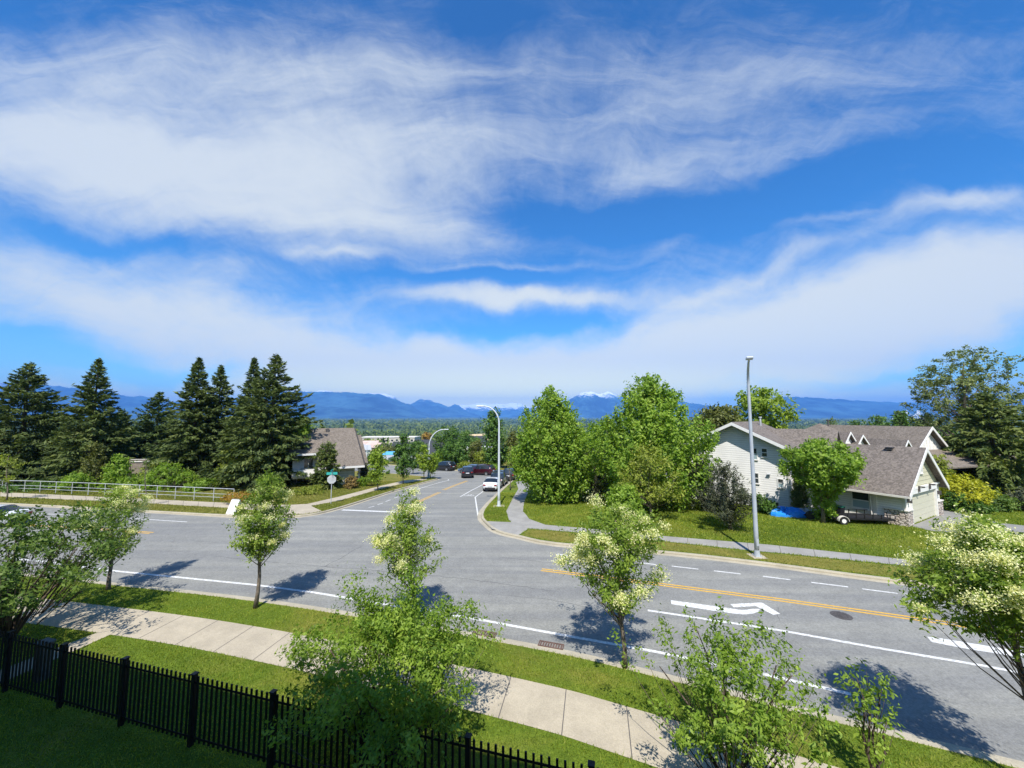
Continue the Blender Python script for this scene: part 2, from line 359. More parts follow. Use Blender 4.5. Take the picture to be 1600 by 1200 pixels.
# ------------------------------------------------------------------ ground, slabs, kerbs, pavements
def ground_sheet():
    xs = np.concatenate([-np.geomspace(120, 30000, 26)[::-1], np.linspace(-110, 110, 23), np.geomspace(120, 30000, 26)])
    ys = np.array(sorted(set(YB + [-1500, -500, 0, 20, 9000])))
    X, Y = np.meshgrid(xs, ys); Z = np.interp(Y, YB, ZB) - .14
    V_ = np.stack([X.ravel(), Y.ravel(), Z.ravel()], 1); nx = len(xs)
    Fq = [(j * nx + i, j * nx + i + 1, (j + 1) * nx + i + 1, (j + 1) * nx + i) for j in range(len(ys) - 1) for i in range(nx - 1)]
    return tag(np_mesh('ground', V_, Fq, M['field']), kind='structure')
ground_sheet()
def sheet(name, poly, zoff, m, parent=None, skirt=0, kind='structure'):
    bm = bmesh.new(); pv, _, tri, _, _, _ = delaunay_2d_cdt([Vector((p[0], p[1])) for p in poly], [], [list(range(len(poly)))], 1, 1e-5)
    vs = [bm.verts.new((p[0], p[1], 0)) for p in pv]
    for f in tri: bm.faces.new([vs[i] for i in f])
    for yb in YB[1:-1]:
        bmesh.ops.bisect_plane(bm, geom=list(bm.verts) + list(bm.edges) + list(bm.faces), plane_co=(0, yb, 0), plane_no=(0, 1, 0))
    for v in bm.verts: v.co.z = tz(v.co.y) + zoff
    bmesh.ops.recalc_face_normals(bm, faces=bm.faces)
    if sum(f.normal.z for f in bm.faces) < 0: bmesh.ops.reverse_faces(bm, faces=bm.faces)
    if skirt:
        be = [e for e in bm.edges if e.is_boundary]
        r = bmesh.ops.extrude_edge_only(bm, edges=be)
        for v in r['geom']:
            if isinstance(v, bmesh.types.BMVert): v.co.z -= skirt
    me = bpy.data.meshes.new(name); bm.to_mesh(me); bm.free()
    o = link_mesh(name, me, m, parent)
    if not parent: tag(o, kind=kind)
    return o
ROADZ = -.12
near_kerb = smooth(extend(Gs([(150, 909), (340, 929), (494, 950), (725, 988), (780, 999), (890, 1020), (967, 1038)]), 0, 40), 4)
near_kerb = extend(smooth(Gs([(0, 893), (150, 909), (340, 929), (494, 950), (725, 989), (890, 1020), (967, 1038)]), 5), 0, 0)
near_kerb = [Vector((-120, 27.0)), Vector((-70, 24.4)), Vector((-45, 22.6))] + near_kerb
near_kerb = extend(near_kerb, 0, 62)
leftk = Gs([(0, 786), (160, 794), (220, 797.5), (360, 805), (447, 806), (478, 804), (505, 799.5), (540, 790), (580, 777.5), (620, 765), (655, 755.5), (676, 750), (684, 747.5), (680, 745.5), (660, 744), (605, 739), (560, 736)])
leftk = [Vector((-120, 42))] + smooth(leftk, 3) + [Vector((-120, 75))]
rightk = Gs([(1437, 910), (1335, 898), (1200, 880), (1049, 863), (871, 849), (813, 838), (777, 829), (760, 817), (752, 804), (762, 787), (787, 762.5), (796, 755), (804, 749.5), (830, 748)])
rightk = extend(smooth(rightk, 3), 70, 0) + [Vector((16, 57.5)), Vector((35, 60)), Vector((120, 66))]
northk = Gs([(560, 722), (640, 729), (700, 734), (760, 737), (800, 740), (850, 744)])
northk = [Vector((-120, 92))] + northk[:-1] + [Vector((8, 67)), Vector((35, 70)), Vector((120, 76))]
road = sheet('road', [(-130, -45), (150, -45), (150, 95), (-130, 95)], ROADZ, M['asphalt'])
def line_between(a, b): return [Vector(p) for p in (a, b)]
sheet('near_boulevard', near_kerb + [Vector((55, -40)), Vector((-125, -40))], 0, M['lawn'], skirt=.16)
sheet('far_left_lawn', leftk + [Vector((-125, 60))], 0, M['verge'], skirt=.16)
sheet('corner_lawn', rightk + [Vector((140, 40))], 0, M['lawn'], skirt=.16)
sheet('valley_side_verge', northk + [Vector((100, 130)), Vector((-120, 130))], 0, M['verge'], skirt=.16)
def kerb(pts, side, name='kerb'):
    # resample
    P = []
    for a, b in zip(pts[:-1], pts[1:]):
        n = max(1, int((b - a).length / 1.2)); P += [a.lerp(b, k / n) for k in range(n)]
    P.append(pts[-1])
    prof = [(-.02, -.15), (-.02, -.03), (.01, .012), (.16, .014), (.19, -.05)]
    rings = [offset(P, side * o_) for o_, _ in prof]; mb = MB(); n = len(P); vs = []
    for (o_, z), r in zip(prof, rings): vs += [Vector((p.x, p.y, tz(p.y) + z)) for p in r]
    fs = [(j * n + i, j * n + i + 1, (j + 1) * n + i + 1, (j + 1) * n + i) for j in range(len(prof) - 1) for i in range(n - 1)]
    # gutter apron
    g0, g1 = offset(P, -side * .02), offset(P, -side * .32)
    b_ = len(vs); vs += [Vector((p.x, p.y, tz(p.y) + ROADZ + .008)) for p in g0] + [Vector((p.x, p.y, tz(p.y) + ROADZ + .005)) for p in g1]
    fs += [(b_ + i, b_ + i + 1, b_ + n + i + 1, b_ + n + i) for i in range(n - 1)]
    mb.add(vs, fs); return tag(mb.build(name, M['kerb']), kind='structure')
kerb(near_kerb, -1); kerb(leftk, 1); kerb(rightk, -1); kerb(northk, 1)
# pavements
p0 = offset(near_kerb, -1.78); p1 = offset(near_kerb, -3.42)
pav_near = sheet('pavement', p0 + p1[::-1], .008, M['pave'])
pl_top = [(0, 769), (150, 776), (360, 786), (449, 789), (480, 787.5), (530, 776), (592, 760), (630, 751), (667, 747.3)]
pl_bot = [(0, 776), (220, 786), (357, 794), (400, 798), (447, 804.2), (478, 803), (503, 798.8), (486, 790.5), (530, 782.5), (592, 765), (630, 755.5), (667, 749.3)]
pav_left = sheet('pavement', [Vector((-110, 50.5))] + Gs(pl_top) + Gs(pl_bot[::-1]) + [Vector((-110, 47.5))], .008, M['pave'])
pr_in = [(1600, 897), (1435, 876.5), (1200, 851), (1041, 838), (909, 825), (852, 820), (827, 811), (817, 799), (819, 785), (825, 770), (828, 760), (822, 752)]
pr_out = [(806, 752), (810, 764), (801, 779), (791, 799), (795, 812), (799, 816), (761, 814.5), (768, 826), (779, 829.2), (810, 836.5), (826, 826), (909, 832.5), (1044, 846.6), (1170, 860), (1220, 864.5), (1435, 886), (1600, 907)]
pav_right = sheet('pavement', Gs(pr_in) + Gs(pr_out), .008, M['pave_grey'])
sheet('side_path', Gs([(178, 979), (192, 983), (130, 1011), (60, 1042), (-60, 1095), (-95, 1085), (40, 1032), (107, 1006)]), .012, M['pave'])
sheet('driveway', Gs([(1423, 822), (1455, 830), (1500, 832), (1560, 834), (1700, 846), (1700, 832), (1560, 817), (1520, 808), (1490, 800), (1470, 796), (1469, 804)]), .008, concrete('driveway_concrete', (.24, .235, .215)))
sheet('kerbside_grass', Gs([(1600, 909), (1435, 888), (1220, 866), (1170, 861.5), (1044, 848), (909, 834), (827, 827.2), (814, 836.8), (871, 846.2), (1049, 860.2), (1200, 877), (1335, 894.6), (1437, 906.5), (1600, 930)]), .004, M['verge'])
# expansion joints across the pavements
def joints(a_pts, b_pts, every, par, name_=''):
    mb = MB(); n_ = 400
    def rs(pts):
        P = [Vector(p) for p in pts]; Ls = [0]
        for q0, q1 in zip(P[:-1], P[1:]): Ls.append(Ls[-1] + (q1 - q0).length)
        return P, Ls
    A, LA = rs(a_pts); B, LB = rs(b_pts)
    def pt(P, Ls, f):
        d = f * Ls[-1]; i = max(j for j in range(len(Ls)) if Ls[j] <= d + 1e-9); i = min(i, len(P) - 2)
        return P[i].lerp(P[i + 1], (d - Ls[i]) / max(Ls[i + 1] - Ls[i], 1e-6))
    n = int(LA[-1] / every)
    for k in range(1, n):
        a = pt(A, LA, k / n); b = pt(B, LB, k / n)
        if abs(a.x) > 60: continue
        dd = Vector((-(b - a).y, (b - a).x)).normalized() * .013; z = lambda p: tz(p.y) + .0115
        if name_ == 'near': pass
        mb.add([(a.x - dd.x, a.y - dd.y, z(a)), (a.x + dd.x, a.y + dd.y, z(a)), (b.x + dd.x, b.y + dd.y, z(b)), (b.x - dd.x, b.y - dd.y, z(b))], [(0, 1, 2, 3)])
    if mb.v: mb.build('joint', M['joint'], par)
joints(p0[3:], p1[3:], 1.7, pav_near)
ra, rb = Gs([(1600, 897), (1435, 876.5), (1200, 851), (1041, 838), (909, 825)]), Gs([(1600, 907), (1435, 886), (1200, 862.3), (1044, 846.6), (909, 832.5)])
joints(ra, rb, 1.7, pav_right)
la, lb = Gs([(0, 769), (150, 776), (360, 786)]), Gs([(0, 776), (150, 783), (357, 794)])
joints(la, lb, 1.8, pav_left)

# ------------------------------------------------------------------ road markings (parts of the road)
def strip(pts, wd, name, m, z=.004):
    pts = [Vector(p) for p in pts]; a = offset(pts, wd / 2); b = offset(pts, -wd / 2)
    # cut at breaks of slope by resampling
    def rs(q):
        o_ = []
        for s_, e in zip(q[:-1], q[1:]):
            n = max(1, int((e - s_).length / .8)); o_ += [s_.lerp(e, k / n) for k in range(n)]
        return o_ + [q[-1]]
    if len(pts) == 2 or True:
        c = rs(pts); a = offset(c, wd / 2); b = offset(c, -wd / 2)
    n = len(a); vs = [Vector((p.x, p.y, tz(p.y) + ROADZ + z)) for p in a + b]
    return MB().add(vs, [(i, n + i, n + i + 1, i + 1) for i in range(n - 1)]).build(name, m, road)
def pl(pts, wd, nm='lane_line', m=None, z=.004): return strip(Gs(pts), wd, nm, m or M['paintw'], z)
pl([(-60, 862), (60, 873), (185, 889), (400, 910), (494, 922), (598.5, 939), (725, 959), (780, 969), (871, 985.5), (1019, 1011.6), (1183, 1045), (1330, 1078)], .15)
pl([(1012, 949), (1110, 963.5), (1220, 980), (1375, 1007.5), (1535, 1034), (1620, 1050)], .15)
for off_ in (-.12, .12):
    strip(offset(Gs([(846, 886.5), (1027, 908.5), (1220, 933), (1460, 966), (1640, 992)]), off_), .11, 'centre_line', M['painty'])
    strip(offset(Gs([(-60, 812), (32, 817.5), (132, 822.5), (237, 830)]), off_), .11, 'centre_line', M['painty'])
    strip(offset(Gs([(624, 797), (652, 783), (687, 767.5)]), off_ * 1.2), .12, 'centre_line', M['painty'])
    strip(offset(Gs([(693, 764), (712, 756.5), (730, 750)]), off_ * 1.2), .12, 'centre_line', M['painty'])
for a, b in (((870, 862.6), (893, 865.3)), ((930, 869), (965, 872.5)), ((1000, 876), (1025, 878.7)), ((1049.5, 881), (1091, 885.7)), ((1115.5, 888.3), (1157, 893)), ((1192, 896.7), (1235, 902)), ((1267, 906), (1325, 913)), ((1347, 916), (1402, 923)), ((1412, 924), (1470, 932)), ((1500, 936), (1560, 944))):
    pl([a, b], .11)
pl([(-40, 795), (60, 800), (137, 804)], .11); pl([(196, 807), (292, 813)], .11)
pl([(535, 794.6), (578, 796.3), (622.5, 798)], .42, 'stop_line')
for a, b in (((576, 791), (585, 788.8)), ((590, 786.7), (598, 784)), ((602.5, 781.7), (610, 779.2)), ((615, 777), (622, 774.5)), ((626, 772.5), (632.5, 770.3)), ((637.5, 768), (644, 765.7))): pl([a, b], .12)
pl([(649, 764), (668, 758), (687, 752.5), (697, 750.3), (701.5, 749), (700, 747.8)], .12)
pl([(719, 774.5), (737, 764.5), (757, 754.5)], .12)
pl([(755, 766), (742.5, 775), (744.5, 788), (747, 804)], .12)
def poly_mark(px, nm, m=None):
    return sheet(nm, Gs(px), ROADZ + .004, m or M['paintw'], parent=road)
poly_mark([(1141, 939.5), (1190, 937), (1219, 954.5), (1208, 956), (1181, 942.5), (1146, 944.5)], 'turn_arrow_head')
poly_mark([(1048, 933.5), (1120, 943), (1158, 948.5), (1168, 948), (1176, 946.5), (1187, 947), (1185, 951), (1177, 954), (1164, 955.5), (1150, 954.5), (1110, 949), (1049, 939.5)], 'turn_arrow_shaft')
poly_mark([(1448, 989.5), (1462, 991), (1510, 998.5), (1600, 1013), (1625, 1017), (1625, 1026), (1600, 1022), (1505, 1007.5), (1455, 997.5)], 'turn_arrow_shaft')
def bike_mark(px, py, s):
    mb = MB(); c = G(px, py); u = (G(px + 6, py) - c).xy.normalized(); v = Vector((-u.y, u.x))
    z = ROADZ + .005
    def P(a, b): q = c.xy + u * a * s + v * b * s * 1.6; return Vector((q.x, q.y, tz(q.y) + z))
    for cx in (-.42, .42):
        n = 16
        for k in range(n):
            a0, a1 = 2 * math.pi * k / n, 2 * math.pi * (k + 1) / n
            mb.add([P(cx + .27 * math.cos(a0), .27 * math.sin(a0)), P(cx + .34 * math.cos(a0), .34 * math.sin(a0)), P(cx + .34 * math.cos(a1), .34 * math.sin(a1)), P(cx + .27 * math.cos(a1), .27 * math.sin(a1))], [(0, 1, 2, 3)])
    for (x0, y0), (x1, y1) in (((-.42, 0), (-.15, .45)), ((-.15, .45), (.3, .45)), ((.3, .55), (.42, 0)), ((-.15, .45), (0, 0)), ((0, 0), (.3, .45)), ((-.42, 0), (0, 0)), ((.18, .62), (.34, .6)), ((-.28, .55), (-.08, .55))):
        d = Vector((y1 - y0, -(x1 - x0))).normalized() * .035
        mb.add([P(x0 - d.x, y0 - d.y), P(x0 + d.x, y0 + d.y), P(x1 + d.x, y1 + d.y), P(x1 - d.x, y1 - d.y)], [(0, 1, 2, 3)])
    mb.build('bicycle_symbol', M['paintw'], road)
bike_mark(733, 772.5, .72); bike_mark(641, 763.5, .8)
rnd = random.Random(5)
def crack(px, wd=.022, jit=.05):
    q = Gs(px); P = []
    for a, b in zip(q[:-1], q[1:]):
        n = max(1, int((b - a).length / .35)); P += [a.lerp(b, k / n) + Vector((rnd.uniform(-jit, jit), rnd.uniform(-jit, jit))) for k in range(n)]
    strip(P, wd, 'crack', M['crack'], .0025)
crack([(335, 866), (420, 874), (505, 882), (560, 885), (640, 893), (720, 900), (800, 910), (880, 922)], .028)
crack([(508, 882), (530, 870), (556, 855), (575, 848)], .03); crack([(618, 817), (600, 825), (560, 850)], .018)
crack([(780, 867), (860, 876), (930, 884)], .02); crack([(1215, 945), (1217, 965), (1214, 975)], .015)
crack([(640, 812), (655, 805), (668, 798)], .02); crack([(740, 772), (752, 773), (775, 772.5), (785, 771)], .04, .01)
crack([(780, 925), (840, 930), (900, 940), (935, 952)], .018); crack([(300, 842), (420, 850), (500, 858)], .015)
def manhole(px, py, r, label):
    c = G(px, py, ROADZ + .006); t = thing('manhole_cover', label, 'manhole cover', c, R(-17), 'manhole covers in the road')
    mb = MB(); mb.tube([(0, 0, -.03), (0, 0, .006)], r, 40); mb.build('frame', M['iron'], t)
    mb = MB(); mb.tube([(0, 0, -.02), (0, 0, .011)], r * .86, 36)
    for i in range(-5, 6):
        for j in range(-5, 6):
            if i * i + j * j < 27: mb.box(i * r * .14 - .02, j * r * .14 - .02, .011, i * r * .14 + .02, j * r * .14 + .02, .017)
    mb.build('lid', M['iron'], t)
manhole(1314.5, 961.5, .36, 'round rusty manhole cover in the turn lane under the yellow lines')
manhole(1440, 940, .36, 'round iron manhole cover in the far lane beside the flowering tree')
def grate(px, py, label):
    c = G(px, py, ROADZ + .012); t = thing('drain_grate', label, 'drain grate', c, R(-17), 'storm drain grates along the kerbs')
    mb = MB(); mb.box(-.42, -.16, -.04, .42, -.13, .02).box(-.42, .13, -.04, .42, .16, .02).box(-.45, -.16, -.04, -.42, .16, .02).box(.42, -.16, -.04, .45, .16, .02); mb.build('frame', M['rust'], t)
    mb = MB()
    for k in range(9): mb.box(-.39 + k * .092, -.13, -.03, -.345 + k * .092, .13, .015)
    mb.build('bars', M['rust'], t)
    mb = MB(); mb.box(-.42, -.13, -.06, .42, .13, -.035); mb.build('pit', M['black'], t)
grate(757, 990, 'rusty red drain grate at the near kerb behind the leafy shrub')
grate(861, 1008, 'rusty red drain grate at the near kerb beside the flowering tree shadow')
grate(863, 848.5, 'small rusty drain grate at the far kerb past the corner path')

# ------------------------------------------------------------------ vegetation builders
def diamonds(C_, L, Wd, T, N):
    """diamond leaves: centres, half lengths, half widths, long axis, other axis"""
    n = len(C_); B = np.cross(T, N); B /= np.linalg.norm(B, axis=1)[:, None] + 1e-9
    V_ = np.empty((n, 4, 3)); V_[:, 0] = C_ - T * L[:, None]; V_[:, 2] = C_ + T * L[:, None]
    V_[:, 1] = C_ + B * Wd[:, None] - T * L[:, None] * .15; V_[:, 3] = C_ - B * Wd[:, None] - T * L[:, None] * .15
    return V_.reshape(-1, 3), np.arange(n * 4).reshape(n, 4)
def unit(a): return a / (np.linalg.norm(a, axis=1)[:, None] + 1e-9)
PROF = {'egg': [(0, .45), (.12, .8), (.3, 1), (.5, .93), (.7, .68), (.88, .34), (1, .05)],
        'cone': [(0, .55), (.1, .92), (.3, 1), (.55, .78), (.8, .42), (1, .05)],
        'vase': [(0, .3), (.12, .5), (.3, .9), (.55, 1), (.75, .95), (.9, .65), (1, .2)],
        'round': [(0, .35), (.15, .75), (.4, 1), (.65, .97), (.85, .66), (1, .2)],
        'spire': [(0, .5), (.15, .9), (.35, 1), (.6, .62), (.8, .28), (1, .04)],
        'column': [(0, .7), (.2, 1), (.6, .95), (.85, .7), (1, .15)],
        'mound': [(0, .95), (.3, 1), (.6, .85), (.85, .5), (1, .12)]}
def crown_points(rng, n, z0, z1, r, prof, fill=.5, lump=.25):
    pr = np.array(PROF[prof]); t = rng.random(n * 3)
    keep = rng.random(n * 3) < np.interp(t, pr[:, 0], pr[:, 1]) ** 1.3 + .08; t = t[keep][:n]; n = len(t)
    a = rng.random(n) * 2 * np.pi; ph = rng.random(6) * 6.28
    lumpy = 1 + lump * (np.sin(3 * a + ph[0] + 5 * t) * .5 + np.sin(5 * a + ph[1] - 7 * t) * .35 + np.sin(2 * a + ph[2] + 13 * t) * .35)
    q = fill + (1 - fill) * rng.random(n) ** .5; q = np.where(rng.random(n) < .25, q * rng.random(n), q)
    rr = r * np.interp(t, pr[:, 0], pr[:, 1]) * lumpy * q
    return np.stack([rr * np.cos(a), rr * np.sin(a), z0 + t * (z1 - z0)], 1), a, t
def tree(name, label, cat, base, h, z0, r, prof='egg', ncl=120, lpc=45, ls=.1, cr=.35, leaf='l_maple', bark='bark', tr=.1, seed=1,
         lean=(0, 0), fill=.5, lump=.25, up=.6, stems=1, limbs=40, flower=0, fl_size=.06, group=None, sx=1.0, shoots=0, spread=.15, aspect=.5, low=0, off=(0, 0), part='crown', elong=1.0, extra=(), tv=.13):
    rng = np.random.default_rng(seed); T = thing(name, label, cat, base, 0, group)
    r = max(r - cr * .75, r * .5); h_ = h - cr * .5; P, a, t = crown_points(rng, ncl, z0 + cr * .3, h_, r, prof, fill, lump)
    if len(extra):
        ex_ = []
        for (ax_, ay_, az_, bx_, by_, bz_, m_) in extra:
            for q in np.linspace(0, 1, m_): ex_.append((ax_ + (bx_ - ax_) * q, ay_ + (by_ - ay_) * q, az_ + (bz_ - az_) * q))
        ex_ = np.array(ex_) + rng.normal(0, cr * .25, (len(ex_), 3)); P = np.vstack([P, ex_]); a = np.concatenate([a, rng.random(len(ex_)) * 6.28]); t = np.concatenate([t, np.full(len(ex_), .8)])
    P[:, 0] *= sx; P[:, 0] += lean[0] * P[:, 2] / h + off[0]; P[:, 1] += lean[1] * P[:, 2] / h + off[1]
    n = len(P)
    outd = np.stack([np.cos(a), np.sin(a), np.full(n, up)], 1); outd = unit(outd + rng.normal(0, .25, (n, 3)))
    cs = cr * rng.uniform(.6, 1.35, n)
    rep = np.repeat(np.arange(n), lpc); k = len(rep)
    along = rng.uniform(-1, 1.1, k)
    C_ = P[rep] + outd[rep] * (along * cs[rep] * elong)[:, None] + rng.normal(0, 1, (k, 3)) * (cs[rep] * .42 * (1.15 - .5 * np.clip(along, 0, 1)))[:, None]
    if shoots:    # tall young shoots that break the outline
        sp = P[rng.integers(0, n, shoots)]; hi = sp[:, 2] > z0 + (h - z0) * .45; sp = sp[hi]
        m_ = 16; rr = np.repeat(np.arange(len(sp)), m_); s_ = np.tile(np.linspace(0, 1, m_), len(sp))
        sd_ = unit(np.stack([sp[:, 0] * .25, sp[:, 1] * .25, np.full(len(sp), r * .6)], 1))
        C2 = sp[rr] + sd_[rr] * (s_ * cr * 2.1)[:, None] + rng.normal(0, cr * .12, (len(rr), 3)); C_ = np.vstack([C_, C2])
        rep = np.concatenate([rep, rng.integers(0, n, len(C2))]); k = len(C_)
    if low: C_ = C_[C_[:, 2] > low]; rep = rep[:len(C_)]; k = len(C_)
    cen = np.array([lean[0] * .6 + off[0], lean[1] * .6, 0]); od = unit((C_ - cen) * [1, 1, 0] + 1e-6)
    N = unit(rng.normal(0, .9, (k, 3)) + od * .75 + np.array([0, 0, .95])); Tt = unit(rng.normal(0, 1, (k, 3)) + np.array([0, 0, -.35])); Tt = unit(Tt - N * (Tt * N).sum(1)[:, None])
    L = ls * rng.uniform(.45, 1.35, k)
    V_, Fq = diamonds(C_, L, L * aspect, Tt, N)
    ctint = rng.normal(0, tv, n); tint = np.clip(.48 + ctint[rep] + rng.normal(0, .2, k), 0, 1)
    crown = np_mesh(part, V_, Fq, M[leaf], T, tint)
    mb = MB()
    for s_ in range(stems):
        if stems == 1:
            hh = z0 + (h - z0) * .82; pts = [Vector((lean[0] * z / h + off[0] * min(1, z / max(z0, .5)) + .05 * math.sin(z * 1.7 + seed) * (z > .3), lean[1] * z / h + .05 * math.cos(z * 1.3 + seed) * (z > .3), z)) for z in np.linspace(0, hh, 9)]
            mb.tube(pts, [tr * (1.25 if i == 0 else 1) * (1 - .82 * i / 8) + .006 for i in range(9)], 8)
        else:
            an = 2 * math.pi * s_ / stems + rng.random() * .6; ex = r * rng.uniform(.35, .8)
            e = Vector((math.cos(an) * ex * sx + lean[0] + off[0], math.sin(an) * ex + lean[1] + off[1], z0 + (h - z0) * rng.uniform(.45, .8)))
            pts = [Vector((e.x * (q ** 1.2) + .08 * math.sin(q * 9 + s_), e.y * (q ** 1.2), e.z * q)) for q in np.linspace(0, 1, 7)]
            mb.tube(pts, [tr * (1 - .85 * q) + .004 for q in np.linspace(0, 1, 7)], 6)
    for i in rng.permutation(n)[:limbs]:
        c = Vector(P[i]); zz = max(z0 * .55 + .2, c.z - (abs(c.x) + abs(c.y)) * .75 - .2); zz = min(zz, c.z)
        f_ = zz / h; b_ = Vector((lean[0] * f_ + off[0] * min(1, zz / max(z0, .5)), lean[1] * f_, zz)) if stems == 1 else Vector((c.x * .45, c.y * .45, zz * .9))
        md_ = b_.lerp(c, .5) + Vector((0, 0, -.06 * (c - b_).length)); rr_ = max(.008, tr * .35 * (1 - f_))
        mb.tube([b_, md_, c], [rr_, rr_ * .65, rr_ * .25], 5)
    mb.build('trunk' if stems == 1 else 'stems', M[bark], T, True)
    if flower:
        # blossom panicles sit towards the outside of the crown, clumped
        side = P[:, 0] * 0 + rng.random(n) + .5 * t + .35 * np.hypot(P[:, 0], P[:, 1]) / r; idx = np.argsort(-side)[:flower]
        q_ = 420; rep = np.repeat(idx, q_); k = len(rep)
        cc = P[idx] + outd[idx] * (cs[idx] * .9)[:, None]
        ci = np.repeat(cc, q_, axis=0)
        C_ = ci + rng.normal(0, 1, (k, 3)) * np.array([.105, .105, .08]) * rng.uniform(.6, 1.5, len(idx)).repeat(q_)[:, None]
        L = fl_size * .66 * rng.uniform(.6, 1.2, k); N = unit(rng.normal(0, 1, (k, 3))); Tt = unit(np.cross(N, rng.normal(0, 1, (k, 3))))
        V_, Fq = diamonds(C_, L, L * .7, Tt, N)
        np_mesh('blossom', V_, Fq, M['l_flower'], T, np.clip(rng.normal(.5, .25, k), 0, 1))
    return T
def conifer(name, label, cat, base, h, r, leaf='l_con', seed=1, droop=.25, z0=.3, gap=.38, spl=.42, spw=.11, group=None, dens=1.0, irregular=.3, topgap=1.0, expo=.85, bark='bark2', lean=(0, 0)):
    rng = np.random.default_rng(seed); T = thing(name, label, cat, base, 0, group)
    Cs, Ts, Ls = [], [], []; mb = MB(); z = z0; wph = rng.random() * 6
    while z < h - .25:
        t = (z - z0) / (h - z0); nb = int(rng.integers(7, 11))
        for b in range(nb):
            an = rng.random() * 2 * math.pi
            L = r * (1 - t) ** expo * rng.uniform(1 - irregular, 1.08) * (1 + .12 * math.sin(an * 2 + wph + 5 * t)) + .12
            if rng.random() < .08: L *= 1.18
            rise = (.75 * t - .35 * (1 - t)) * .55 - droop * (1 - t) * .5 + rng.normal(0, .17)
            d = np.array([math.cos(an), math.sin(an), rise]); side = np.array([-math.sin(an), math.cos(an), 0])
            zz = z + rng.uniform(-.45, .45) * (1 - .6 * t)
            m_ = max(9, int(L / .10 * dens)); s = np.sqrt(rng.random(m_)) * 1.0; s = np.clip(s, .12, 1)
            sidew = rng.uniform(-1, 1, m_) * (1.05 - s) * L * .30 + rng.normal(0, .05, m_)
            p = np.array([0, 0, zz]) + d * (s * L)[:, None] + side * sidew[:, None]
            p[:, 2] += rng.normal(0, .07, m_) - droop * L * (s ** 2) * .35 + (s ** 4) * L * .10 - np.abs(sidew) * .22
            dirs = d * .9 + side * np.sign(sidew)[:, None] * rng.uniform(.2, 1.1, m_)[:, None] + np.stack([np.zeros(m_), np.zeros(m_), rng.normal(-.15, .45, m_)], 1)
            Cs.append(p); Ts.append(dirs); Ls.append(spl * rng.uniform(.6, 1.2, m_) * (.55 + .6 * (1 - t)))
            if L > .6 and b % 2 == 0:
                e = Vector((0, 0, zz)) + Vector(d) * L * .9; e.z -= droop * L * .28
                mb.tube([(0, 0, zz), Vector((0, 0, zz)).lerp(e, .5) + Vector((0, 0, .03 * L)), e], [.012 + .012 * (1 - t), .01, .004], 4, cap=False)
        z += gap * (1.0 - .45 * t) * rng.uniform(.8, 1.2)
    C_ = np.vstack(Cs); Tt = unit(np.vstack(Ts)); L = np.concatenate(Ls); k = len(C_)
    tp = 22; C_ = np.vstack([C_, np.stack([rng.normal(0, .03, tp), rng.normal(0, .03, tp), h - .7 + np.linspace(0, .75, tp)], 1)]); Tt = np.vstack([Tt, unit(rng.normal(0, .35, (tp, 3)) + [0, 0, 1])]); L = np.concatenate([L, np.full(tp, .12)]); k += tp
    C_[:, 0] += lean[0] * C_[:, 2] / h; C_[:, 1] += lean[1] * C_[:, 2] / h
    odc = unit(C_ * [1, 1, 0] + 1e-6); N = unit(rng.normal(0, .9, (k, 3)) + odc * .6 + [0, 0, .7]); V_, Fq = diamonds(C_, L, L * spw / spl, Tt, N)
    tint = np.clip(.4 + rng.normal(0, .2, k) + .12 * np.sin(C_[:, 2] * 2.1) + .10 * np.sin(C_[:, 0] * 1.7 + C_[:, 1]), 0, 1)
    np_mesh('crown', V_, Fq, M[leaf], T, tint)
    mb.tube([(lean[0] * q, lean[1] * q, h * q) for q in np.linspace(0, .985, 8)], [r * .045 * (1 - .93 * q) + .01 for q in np.linspace(0, 1, 8)], 8)
    mb.build('trunk', M[bark], T, True); return T
def spec(px, Y, top, L_, R_, bot=None, basepy=None):
    """pixel extents at depth Y -> base point, height, crown bottom, radius, sideways offset of the crown"""
    if basepy is not None: b = G(px, basepy); Y = b.y
    else:
        q = at(px, 700, Y); b = Vector((q.x, Y, tz(Y)))
    h = at(px, top, Y).z - b.z; xl, xr = at(L_, top, Y).x, at(R_, top, Y).x
    z0 = at(px, bot, Y).z - b.z if bot else .1
    return b, h, max(z0, .05), (xr - xl) / 2, (xr + xl) / 2 - b.x

# ------------------------------------------------------------------ near row of flowering street trees
GA = 'flowering street trees along the near kerb'
def ash(px, py, top, L_, R_, bot, label, seed, ncl=130, fl=26, prof='egg', Y=None, **k):
    b, h, z0, r, ox = spec(px, Y, top, L_, R_, bot, py)
    return tree('flowering_ash_tree', label, 'tree', b, h, z0, r, prof, ncl, 78, .066, .27, 'l_ash', 'bark', .075, seed, flower=fl, fl_size=.036, group=GA, lean=(ox * 1.3, 0), limbs=60, fill=.3, aspect=.36, tv=.18, **k)
ash(169, 922, 757, 140, 222, 872, 'young flowering tree left of the long kerbside shadow, beside the dark multi-stemmed shrub', 11, 90, 16, 'round', lump=.35)
ash(399, 950, 735, 370, 460, 868, 'upright flowering tree with a bare trunk in front of the white folding sign', 12, 150, 15, 'egg')
ash(648, 978, 763, 580, 698, 905, 'flowering tree with a thin leading spire rising above the big leafy shrub', 13, 95, 26, 'spire', lump=.4)
ash(976, 1043, 783, 876, 1048, 950, 'wide flowering tree with the most blossom, standing before the turn arrow', 14, 150, 30, 'vase', lump=.45)
ash(1590, None, 812, 1432, 1670, 1010, 'large flowering tree leaning left at the right edge of the photo', 15, 210, 40, 'egg', lump=.5, Y=8.7)
# sprig on the trunk of the second one
b2 = G(399, 950)
